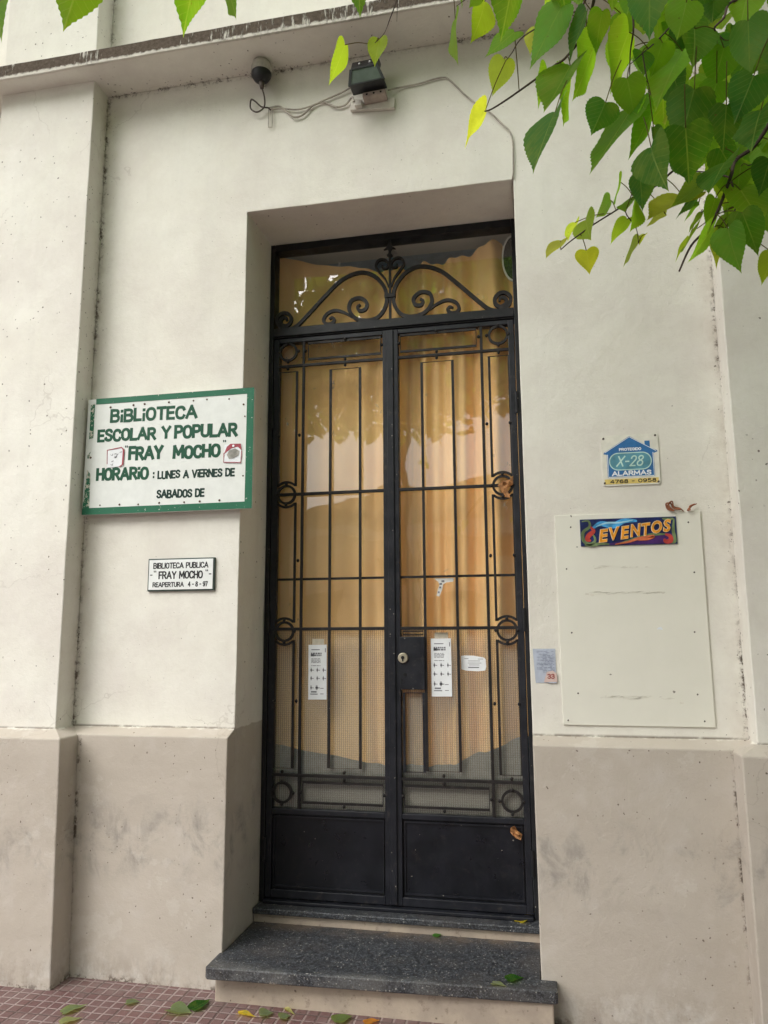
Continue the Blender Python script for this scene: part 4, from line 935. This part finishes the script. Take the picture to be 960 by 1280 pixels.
# ------------------------------------------------------------------ leaves
PROF = [(0.0, 0.0), (-.055, .10), (-.085, .22), (-.060, .34), (.02, .435), (.13, .485), (.26, .485), (.38, .445), (.50, .375), (.61, .29), (.71, .20), (.80, .12), (.88, .055), (.95, .018), (1.0, 0.0)]
def leaf_outline(n):
    c = catmull([(a, b, 0) for a, b in PROF], 4); L = [0]
    for p, q in zip(c, c[1:]): L.append(L[-1]+(q-p).length)
    out = []
    j = 0
    for i in range(n+1):
        s = L[-1]*i/n
        while j < len(L)-2 and L[j+1] < s: j += 1
        f = (s-L[j])/max(1e-9, L[j+1]-L[j]); p = c[j].lerp(c[j+1], min(1, f)); out.append((p.x, max(0, p.y)))
    return out
OUT_HI, OUT_LO = leaf_outline(34), leaf_outline(12)
def add_leaf(bm, Bp, axis, side, L, W, tint, r, hi=True, fold=.12, droop=.12, nrm=None):
    """cordate saw-edged blade from the leaf stalk at Bp along axis"""
    axis = axis.normalized(); side = (side-axis*side.dot(axis)).normalized(); up = axis.cross(side)
    if nrm is not None and up.dot(nrm) < 0: up = -up; side = -side
    O = OUT_HI if hi else OUT_LO
    uvl = bm.loops.layers.uv['leaf']; cl = bm.loops.layers.float_color['tint']
    skew = r.uniform(-.05, .05); ph = r.uniform(0, 6.28); curl = r.uniform(-.06, .06)
    ks = (0, .5, 1) if hi else (0, 1)
    rows = {}
    def P(t, wv, sg):
        wz = wv*sg
        x = t*L; yv = wz*W+skew*t*t*L*.6
        zz = fold*abs(wz)*W*2*.5-droop*L*t*t+.035*L*math.sin(7*t+ph)*abs(wz)*2+curl*L*wz*t
        return Bp+axis*x+side*yv+up*zz
    mids = [bm.verts.new(P(max(0, a), 0, 1)) for a, b in O]
    for sg in (1, -1):
        grid = [mids]
        for k in ks[1:]:
            line = []
            for i, (a, b) in enumerate(O):
                if i in (0, len(O)-1): line.append(mids[i]); continue
                m = max(0, a); t = m+(a-m)*k; wv = b*k
                if k == 1 and hi: wv += .012*(1 if i % 2 else -1)*(1 if b > .05 else 0)
                line.append(bm.verts.new(P(t, wv, sg)))
            grid.append(line)
        for g0, g1, k0, k1 in zip(grid, grid[1:], ks, ks[1:]):
            for i in range(len(O)-1):
                vs = [g0[i], g0[i+1], g1[i+1], g1[i]]; uv = [(k0, i), (k0, i+1), (k1, i+1), (k1, i)]
                q = []; qu = []
                for v_, u_ in zip(vs, uv):
                    if v_ not in q: q.append(v_); qu.append(u_)
                if len(q) < 3: continue
                if sg < 0: q.reverse(); qu.reverse()
                try: f = bm.faces.new(q)
                except ValueError: continue
                f.smooth = True
                for lp, (k_, i_) in zip(f.loops, qu):
                    a, b = O[i_]; m = max(0, a)
                    lp[uvl].uv = (.5+sg*b*k_, m+(a-m)*k_); lp[cl] = (*tint, 1)
def leaf_bm():
    bm = bmesh.new(); bm.loops.layers.uv.new('leaf'); bm.loops.layers.float_color.new('tint'); return bm
TINT = dict(d=(.050, .155, .017), b=(.042, .140, .034), m=(.115, .275, .022), g=(.170, .340, .030), k=(.22, .36, .040), y=(.36, .45, .070))
def tint(c, r):
    t = TINT[c]; k = r.uniform(.85, 1.18); h = r.uniform(-.12, .12)
    return (t[0]*k*(1+h), t[1]*k, t[2]*k*(1-h))
# stalk point px, tip px, apparent width px, colour, depth
LV = [
 (645,-45,628,52,50,'d',1.00),(643,40,606,72,20,'m',1.08),(630,74,616,120,31,'y',1.20),(606,2,597,50,30,'k',1.30),(569,24,567,80,9,'k',1.34),(669,34,660,65,19,'y',1.18),(701,10,661,87,38,'m',1.10),(700,-32,708,21,44,'d',1.02),
 (733,14,709,80,16,'b',1.06),(713,82,682,141,38,'m',1.10),(742,60,719,128,30,'g',1.12),(714,98,706,158,20,'m',1.16),(684,88,669,138,17,'m',1.14),(694,140,661,212,22,'b',1.02),(607,137,573,183,21,'y',1.18),(753,14,741,70,28,'m',1.08),
 (786,40,754,120,36,'g',1.12),(785,62,764,104,24,'d',1.16),(757,128,739,170,42,'d',1.02),(784,98,795,153,40,'g',1.06),(788,138,739,217,28,'m',1.10),(812,-42,812,52,60,'d',.98),(858,3,846,54,44,'g',1.04),(868,36,870,80,44,'d',1.10),(893,-12,890,31,38,'d',1.12),(935,-10,925,34,44,'g',1.08),
 (913,44,883,83,28,'g',1.18),(935,26,937,97,46,'d',1.00),(967,34,962,87,42,'d',1.02),(803,65,805,94,24,'d',1.14),(828,53,814,98,34,'g',1.16),(853,64,814,130,42,'g',1.12),(839,118,832,157,17,'y',1.22),(868,112,848,188,58,'d',.98),(857,160,862,233,62,'d',.96),(814,184,826,237,44,'d',1.02),
 (817,136,786,201,22,'m',1.08),(817,160,827,192,13,'d',1.05),(908,132,904,192,38,'d',1.00),(942,95,918,156,48,'d',.97),(905,60,890,114,46,'m',1.08),(896,104,878,152,36,'m',1.12),(951,138,934,187,42,'d',1.02),(970,78,955,114,38,'d',1.05),(966,158,952,190,22,'g',1.14),(800,220,804,264,30,'b',1.08),
 (857,250,809,272,21,'y',1.20),(832,268,806,282,10,'y',1.22),(881,228,837,258,24,'k',1.16),(886,226,842,272,16,'b',1.14),(906,203,883,240,24,'d',1.10),(894,248,883,285,20,'m',1.14),(873,256,852,276,6,'m',1.2),(876,266,860,292,6,'k',1.2),(871,286,851,312,6,'k',1.2),(860,300,842,328,5,'k',1.22),
 (892,284,860,328,17,'g',1.10),(898,286,894,337,13,'y',1.18),(910,286,921,341,38,'m',1.04),(928,266,950,319,38,'d',1.02),(966,316,953,357,24,'k',1.10),(926,238,955,282,40,'m',1.06),(946,232,959,280,36,'g',1.12),(962,200,950,244,36,'d',1.04),(926,208,920,248,28,'m',1.12),(905,268,905,297,15,'g',1.16),(916,253,925,292,23,'m',1.14),
 (732,275,737,301,28,'k',1.20),(733,313,737,341,28,'y',1.20),(763,250,746,273,16,'g',1.18),(719,278,708,300,9,'y',1.22),(701,301,680,320,10,'y',1.22),(784,274,762,304,16,'k',1.18),(798,303,775,334,11,'y',1.22),(806,293,797,305,6,'y',1.22),(776,228,766,257,6,'m',1.18),(793,248,795,287,7,'m',1.16),(794,244,778,263,10,'g',1.16),
 (-15,-38,13,56,42,'m',1.05),(105,-52,84,44,68,'g',1.06),(250,-48,223,44,50,'m',1.02),(279,-32,299,23,30,'m',1.04),(445,-64,452,23,46,'m',1.00),(474,49,468,82,23,'k',1.20),(431,56,413,108,19,'k',1.24),(596,-12,586,11,21,'g',1.22),(574,-10,582,5,14,'g',1.22),(690,-17,675,10,18,'k',1.2),
 (990,120,972,170,45,'d',1.0),(985,-20,978,40,45,'m',1.05),(880,-30,868,12,40,'d',1.08),(765,-40,768,12,40,'m',1.1),(730,-38,722,8,34,'m',1.12),(920,150,935,205,40,'m',1.16),(860,30,835,70,34,'d',1.2),(845,185,872,225,34,'d',1.12),(955,250,968,300,38,'m',1.1),
 (940,60,915,110,40,'m',1.16),(900,185,925,230,36,'d',1.15),(880,175,868,215,34,'m',1.18),(965,180,955,225,36,'m',1.12),(840,85,850,135,34,'d',1.15),(780,20,772,62,30,'m',1.18),
]
TW = dict(
 a=(1.12, [(770,-60),(748,-20),(733,35),(709,70),(690,84),(640,120),(615,136),(606,139)], .0042), b=(1.18, [(742,-40),(728,8),(700,20),(655,45),(640,66),(632,76)], .0028),
 c=(1.10, [(1010,60),(975,130),(945,180),(920,200),(913,222),(898,262),(885,285),(864,307),(849,339)], .0058), d=(1.12, [(913,222),(890,216),(868,214)], .0026), e=(1.1, [(1020,215),(960,203),(935,207)], .003), f=(1.12, [(914,226),(920,258),(906,286)], .0026),
 g=(1.18, [(913,205),(885,200),(850,208),(820,232),(793,248),(770,263),(743,280),(715,300),(701,312)], .0034), h=(1.18, [(790,250),(782,265),(795,285),(798,304)], .0018), i=(1.1, [(788,-10),(792,32),(788,65),(787,97)], .0030), j=(1.12, [(880,-20),(850,20),(820,52),(805,65),(788,80)], .0026),
 k=(1.1, [(1010,-12),(960,-3),(915,2),(905,22),(893,36),(905,50)], .0042), l=(1.2, [(515,-50),(500,-10),(488,22),(480,42),(466,56)], .0018), m=(1.2, [(505,-40),(498,-10),(496,27)], .0013), n=(1.24, [(625,-45),(600,-15),(570,8)], .0022), o=(1.12, [(803,66),(808,95),(813,118),(811,140)], .0018),
)
def tree(x, y, name, label, h=7.2):
    return thing(name, label, 'tree', (x, y, 0))
TR = tree(2.75, -3.55, 'street_tree', 'leafy branches of a heart leaved tree hanging into the top right of the view')
TB = Vector((2.75, -3.55, 0))
bm = bmesh.new(); P = catmull([TB, TB+Vector((.03, .02, .8)), TB+Vector((-.02, .05, 1.7)), TB+Vector((-.10, .06, 2.6)), TB+Vector((-.16, .02, 3.6)), TB+Vector((-.10, -.1, 4.8)), TB+Vector((-.02, -.2, 6.0))], 6); n = len(P)
tube(bm, P, [.16-.11*(i/(n-1))+.03*max(0, 1-i/4) for i in range(n)], 16); obj('trunk', bm, M['bark'], TR, smooth=True)
def limb(pts, r0, r1):
    bm = bmesh.new(); P = catmull(pts, 6); n = len(P); tube(bm, P, [r0+(r1-r0)*i/(n-1) for i in range(n)], 10)
    return obj('branch', bm, M['bark'], TR, smooth=True)
F = TB+Vector((-.12, .05, 2.75)); G = TB+Vector((-.16, .02, 3.5))
cs = at(1010, 60, 1.10); ks_ = at(1010, -12, 1.10); as_ = at(770, -60, 1.12); ls = at(515, -50, 1.20)
far_l = at(95, -70, 1.06)
J1 = (F+cs)*.5+Vector((.1, .05, .12))
br_right = limb([F, J1, cs+Vector((.10, -.02, .05)), cs], .035, .008)
J2 = (F+ks_)*.5+Vector((0, .1, .40))
br_top = limb([G, J2+Vector((.1, 0, .12)), ks_+Vector((.12, .02, .10)), ks_], .030, .006)
J3 = at(905, -190, 1.2)
br_mid = limb([G, (G+J3)*.5+Vector((0, 0, .25)), J3, at(840, -120, 1.15), as_], .034, .006)
J4 = at(560, -260, 1.25)
br_left = limb([G+Vector((0, 0, .25)), (G+J4)*.5+Vector((0, .1, .45)), J4, at(350, -170, 1.2), at(150, -110, 1.1), far_l], .034, .004)
# connect twig starts to the limbs
EXTRA = [(at(788,-10,1.1), at(800,-100,1.16)), (at(880,-20,1.12), at(860,-110,1.16)), (at(742,-40,1.18), as_), (at(515,-50,1.2), at(540,-235,1.25)), (at(505,-40,1.2), at(515,-50,1.2)), (at(625,-45,1.24), at(640,-230,1.25)), (at(1020,215,1.1), cs+Vector((.10, -.02, .03)))]
groups = {br_right: 'cdefgho', br_top: 'k', br_mid: 'abij', br_left: 'lmn'}
twpts = []
for br, keys in groups.items():
    for k in keys:
        dp, pp, r0 = TW[k]
        pts = [at(px, py, dp+.02*math.sin(i*1.3+ord(k))*(0 if i == 0 else 1)) for i, (px, py) in enumerate(pp)]
        c = catmull(pts, 5); n = len(c); bm = bmesh.new()
        tube(bm, c, [r0*.62*(1-.62*i/(n-1)) for i in range(n)], 7)
        for i in range(3, n-2, 4): ball(bm, c[i], r0*.78*(1-.6*i/(n-1)), 1)
        for a, b in EXTRA:
            if (a-pts[0]).length < .01: tube(bm, catmull([b, (a+b)*.5+Vector((.01, 0, .01)), a], 5), [r0*.8]*11, 7)
        obj('twig', bm, M['bark'], br, smooth=True)
        twpts += [(p, br) for p in c]
lf_bms = {br: leaf_bm() for br in groups}
r = random.Random(5)
for bx, by, tx, ty, wpx, c, dp in LV:
    dj = r.uniform(-.03, .03)
    Bp = at(bx, by, dp+dj); Tp = at(tx, ty, dp+dj+r.uniform(-.05, .05)); L = (Tp-Bp).length; ax = Tp-Bp
    view = (CAM-Bp).normalized(); s0 = ax.cross(view).normalized()
    wm = wpx*1.06/FPX*dp; Tp = Bp+(Tp-Bp)*1.01; L = (Tp-Bp).length; Wf = max(wm, .80*L); ca = min(1, max(.16, wm/Wf)); th = math.acos(ca)*(1 if r.random() < .5 else -1)
    nn = ax.normalized().cross(s0); side = s0*math.cos(th)+nn*math.sin(th)
    best = min(twpts, key=lambda q: (q[0]-Bp).length)
    br = best[1] if (best[0]-Bp).length < .12 else min((br_left, br_mid) if bx < 700 else (br_mid, br_top, br_right), key=lambda b: 0 if (bx < 560 and b is br_left) or (bx >= 560 and b is br_mid) else 1)
    add_leaf(lf_bms[br], Bp, ax, side, L, Wf, tint(c, r), r, True, fold=r.uniform(.03, .32), droop=r.uniform(-.05, .20), nrm=Vector((0, -.2, 1)))
    q = best[0] if (best[0]-Bp).length < .09 else Bp-ax.normalized()*.035+Vector((r.uniform(-.01, .01), 0, .02))
    fb = lf_bms[br]; n0 = len(fb.faces); tube(fb, catmull([q, (q+Bp)*.5+Vector((0, 0, .004)), Bp], 4), .00075, 5)
    fb.faces.ensure_lookup_table(); cl_ = fb.loops.layers.float_color['tint']
    for f in fb.faces[n0:]:
        f.smooth = True
        for lp in f.loops: lp[cl_] = (.10, .075, .03, 1)
for k in range(85):      # smaller leaves filling in behind the front ones
    bx = r.uniform(770, 985); by = r.uniform(-30, 250)
    if by > 60+(bx-770)*1.1 or (bx < 800 and by > 60): continue
    dp = r.uniform(1.2, 1.42); Bp = at(bx, by, dp); ax = Vector((r.gauss(-.1, .35), r.gauss(0, .3), -1)); L = r.uniform(.045, .075)
    br = br_right if by > 90 else br_top
    add_leaf(lf_bms[br], Bp, ax, Vector((r.gauss(1, .4), r.gauss(0, .5), 0)), L, L*.84, tint(r.choice('mgggkd'), r), r, True, fold=r.uniform(.03, .25), droop=r.uniform(-.03, .15), nrm=Vector((0, -.2, 1)))
def proj(p):
    d = p-CAM; w_ = d.dot(_f)
    return None if w_ < .05 else (480+FPX*d.dot(_r)/w_, 640-FPX*d.dot(_u)/w_, w_)
for br in groups:
    obj('foliage', lf_bms[br], M['leaf'], br)
def crown(root, centre, rad, nclump, per, seed, hide=True):
    r = random.Random(seed); bm = leaf_bm(); tw = bmesh.new()
    for k in range(nclump):
        while True:
            v = Vector((r.uniform(-1, 1), r.uniform(-1, 1), r.uniform(-1, 1)))
            if .25 < v.length < 1: break
        c = centre+Vector((v.x*rad[0], v.y*rad[1], v.z*rad[2]))
        for j in range(per):
            p = c+Vector((r.gauss(0, .24), r.gauss(0, .24), r.gauss(0, .18)))
            if p.y > -.30: continue
            if hide:
                q = proj(p)
                if q and -160 < q[0] < 1120 and -190 < q[1] < 1400: continue
                if p.y < -3.0 and (p-CAM).length < .7: continue
            ax = Vector((r.gauss(0, .6), r.gauss(0, .6), -.6+r.gauss(0, .3))); L = r.uniform(.07, .12)
            add_leaf(bm, p, ax, Vector((r.gauss(0, 1), r.gauss(0, 1), r.gauss(0, .3))), L, L*.82, tint(r.choice('ddmmmg'), r), r, False, nrm=Vector((0, 0, 1)))
    return bm
cb = crown(TR, Vector((2.0, -3.3, 4.7)), (2.3, 2.1, 2.0), 95, 34, 21)
obj('crown', cb, M['leaf'], TR)
obj('crown', crown(TR, Vector((.7, -3.0, 5.5)), (2.2, 1.7, 1.3), 110, 32, 22), M['leaf'], TR)  # extra unseen crown added overhead to shade the wall's top and right
obj('crown', crown(TR, Vector((2.1, -1.5, 3.9)), (1.1, 1.1, 1.1), 120, 36, 23), M['leaf'], TR)  # unseen clump added close to the right wall to darken that side
obj('crown', crown(TR, Vector((2.7, -1.8, 2.7)), (.9, 1.2, 1.3), 130, 36, 24), M['leaf'], TR)  # low unseen clump added as an occluder for light from the right
obj('crown', crown(TR, Vector((-2.5, -2.2, 6.9)), (1.9, 1.5, 1.2), 60, 30, 25), M['leaf'], TR)  # high unseen clump added to dim the upper wall at the left
# fallen leaves, each its own object
def fallen(label, pts, w_, c, z, seed, name='fallen_leaf', fold=.25, mat=None):
    (bx, by), (tx, ty) = pts; a = atz(bx, by, z); b = atz(tx, ty, z)
    r = random.Random(seed); bm = leaf_bm(); ax = b-a; L = ax.length
    side = Vector((0, 0, 1)).cross(ax).normalized()
    add_leaf(bm, a+Vector((0, 0, .006)), ax, side, L, w_, c if isinstance(c, tuple) else tint(c, r), r, True, fold=fold, droop=-.04, nrm=Vector((0, 0, 1)))
    zmin = min(v.co.z for v in bm.verts)
    for v in bm.verts: v.co.z += z+.001-zmin
    o = obj(name, bm, mat or M['leaf'], None, loc=a)
    return tag(o, label, 'leaf', 'fallen leaves')
YEL = (.62, .50, .06); PALE = (.26, .34, .19); DG = (.02, .11, .015); GRY = (.20, .26, .16)
fallen('pale green fallen leaf lying near the left pilaster foot', ((79,1266),(110,1256)), .055, PALE, .004, 1)
fallen('pale fallen leaf at the very bottom edge left of the other paving leaves', ((76,1279),(104,1273)), .05, (.34, .40, .22), .004, 2)
fallen('small grey green fallen leaf in the middle of the tiles below the grey plinth', ((158,1254),(176,1253)), .05, GRY, .004, 3)
fallen('grey green holed fallen leaf touching the dark green leaf beside the step', ((213,1262),(241,1268)), .09, (.22, .30, .17), .004, 4)
fallen('glossy dark green fallen leaf against the left end of the step', ((240,1262),(264,1250)), .07, DG, .004, 5)
fallen('curled yellow fallen leaf in front of the step riser', ((298,1267),(321,1273)), .03, YEL, .004, 6, fold=.6)
fallen('grey green fallen leaf right of the curled yellow leaf', ((325,1269),(343,1267)), .07, GRY, .004, 7)
fallen('pale narrow fallen leaf standing on edge by the riser', ((356,1262),(370,1270)), .02, (.50, .52, .25), .004, 8, fold=.8)
fallen('faded green fallen leaf below the narrow pale leaf', ((350,1273),(364,1270)), .06, GRY, .004, 9)
fallen('olive fallen leaf in front of the middle of the step', ((418,1277),(442,1271)), .07, (.18, .26, .10), .004, 10)
fallen('orange brown fallen leaf in front of the middle of the step', ((456,1279),(476,1276)), .04, (.60, .26, .05), .004, 11)
fallen('dark green leaf fallen on the right part of the granite step', ((634,1225),(656,1223)), .06, DG, .1555, 12)
fallen('pale speckled leaf scrap on the granite step beside the dark green leaf', ((616,1229),(634,1234)), .035, (.30, .34, .22), .1555, 13)
fallen('tiny green leaf scrap at the back of the granite step', ((543,1171),(552,1168)), .035, (.06, .22, .05), .1555, 14)
fallen('bright yellow leaf lying on the door sill at its right end', ((649,1152),(670,1141)), .062, (.72, .58, .05), .2195, 15, fold=.12)
# dry leaves caught on things
def crumpled(name, label, c, pts, yb, mat, seed, group=None):
    r = random.Random(seed); bm = bmesh.new(); rows = []
    for i, (x, z) in enumerate(pts): rows.append((x, z))
    cx = sum(p[0] for p in pts)/len(pts); cz = sum(p[1] for p in pts)/len(pts)
    ctr = bm.verts.new((cx, yb-.018, cz)); n = len(pts)
    ring = [bm.verts.new((x, yb-r.uniform(.002, .026), z)) for x, z in pts]; mid = [bm.verts.new(((x+cx)/2+r.uniform(-.003, .003), yb-r.uniform(.004, .03), (z+cz)/2)) for x, z in pts]
    for i in range(n):
        j = (i+1) % n; bm.faces.new((ring[i], ring[j], mid[j], mid[i])); bm.faces.new((mid[i], mid[j], ctr))
    bmesh.ops.recalc_face_normals(bm, faces=bm.faces[:])
    o = obj(name, bm, mat, None, loc=(cx, yb, cz)); s = o.modifiers.new('thickness', 'SOLIDIFY'); s.thickness = .0012
    return tag(o, label, 'leaf', group)
crumpled('dry_leaf', 'orange dry leaf caught in the middle ring of the right door grille', None, [(.335, 2.205), (.360, 2.222), (.395, 2.228), (.412, 2.250), (.410, 2.205), (.385, 2.190), (.375, 2.160), (.395, 2.138), (.372, 2.145), (.352, 2.180)], D+.003, M['dry'], 1)
crumpled('dry_leaf', 'brown curled dry leaf stuck to the kick panel of the right door leaf', None, [(.348, .612), (.366, .622), (.378, .595), (.398, .580), (.392, .560), (.372, .566), (.356, .578), (.345, .590)], D+.010, M['dry'], 2)
def vine(label, pts, seed):
    bm = bmesh.new(); r = random.Random(seed)
    for k in range(3):
        q = [(x+r.uniform(-.008, .008), -.010-r.uniform(0, .012), z+r.uniform(-.006, .006)) for x, z in pts]; c = catmull(q, 5); tube(bm, c, [.004*(1-.5*i/len(c)) for i in range(len(c))], 6)
    return tag(obj('dry_tendril', bm, M['rust'], None, smooth=True, loc=(pts[0][0], 0, pts[0][1])), label, 'tendril')
vine('rusty brown dried tendril curled on the top edge of the blank panel', [(1.085, 1.996), (1.066, 2.008), (1.060, 2.026), (1.078, 2.030), (1.085, 2.012), (1.105, 2.000), (1.118, 1.997)], 1)
vine('short orange brown dried stem near the top right corner of the blank panel', [(1.140, 1.998), (1.155, 2.008), (1.168, 2.020)], 2)

# ------------------------------------------------------------------ across the street (seen in the door glass)
FB = thing('facing_house', 'pale house across the street with a white band, reflected in the door glass', 'house', (0, -15.2, 0))
obj('wall', BX(-14, 14, -20, -15.2, -.01, 4.39), M['concrete'], FB)
obj('roof', prism(bmesh.new(), [(-14, 4.45), (-6.5, 4.75), (-.7, 5.55), (2.2, 5.35), (14, 5.5), (14, 4.4), (-14, 4.4)], -19, -15.25), M['concrete'], FB)
obj('lower_band', BX(-14.1, 14.1, -15.2, -14.95, 3.95, 4.25), M['facingwhite'], FB)
for x in (-9, -5.5, -1.5, 3.0, 7): obj('shutter', BX(x-.9, x+.9, -15.195, -15.12, .1, 2.5), M['shutter'], FB)
obj('shopfront', BX(-.6, 4.2, -15.19, -15.05, 3.35, 3.9), M['terracotta'], FB)
for x in (-7, -3, 2, 6): obj('window', BX(x-.6, x+.6, -15.195, -15.15, 2.7, 3.3), M['shutter'], FB)
def street_tree(x, y, seed, label, cz=7.0):
    T_ = thing('street_tree', label, 'tree', (x, y, 0), 'trees across the street')
    bm = bmesh.new(); tube(bm, catmull([(x, y, -.01), (x+.05, y, 2), (x-.1, y, 4), (x, y+.1, 7.5)], 5), [.2-.012*i for i in range(16)], 12); obj('trunk', bm, M['bark'], T_, smooth=True)
    r = random.Random(seed); bm = leaf_bm()
    for k in range(230):
        v = Vector((r.gauss(0, 1), r.gauss(0, 1), r.gauss(0, 1))).normalized()*(r.random()**.4)
        c = Vector((x+v.x*2.7, y+v.y*2.0, cz+v.z*2.5))
        for j in range(16):
            p = c+Vector((r.gauss(0, .3), r.gauss(0, .3), r.gauss(0, .22))); L = r.uniform(.20, .34)
            add_leaf(bm, p, Vector((r.gauss(0, .7), r.gauss(0, .7), -.5)), Vector((r.gauss(0, 1), r.gauss(0, 1), 0.1)), L, L*.85, tint(r.choice('dmmg'), r), r, False, nrm=Vector((0, 0, 1)))
    obj('crown', bm, M['leaf'], T_)
street_tree(-6.0, -12.3, 31, 'leafy tree at the far kerb reflected on the left door leaf', 8.2)
street_tree(1.6, -12.5, 32, 'leafy tree at the far kerb behind the viewer near the middle', 8.6)
street_tree(6.3, -12.4, 33, 'leafy tree at the far kerb to the right', 8.0)
street_tree(-2.3, -12.6, 34, 'leafy tree at the far kerb left of the middle', 8.3)
street_tree(5.0, -13.2, 35, 'leafy tree at the far kerb set back behind the others', 8.4)
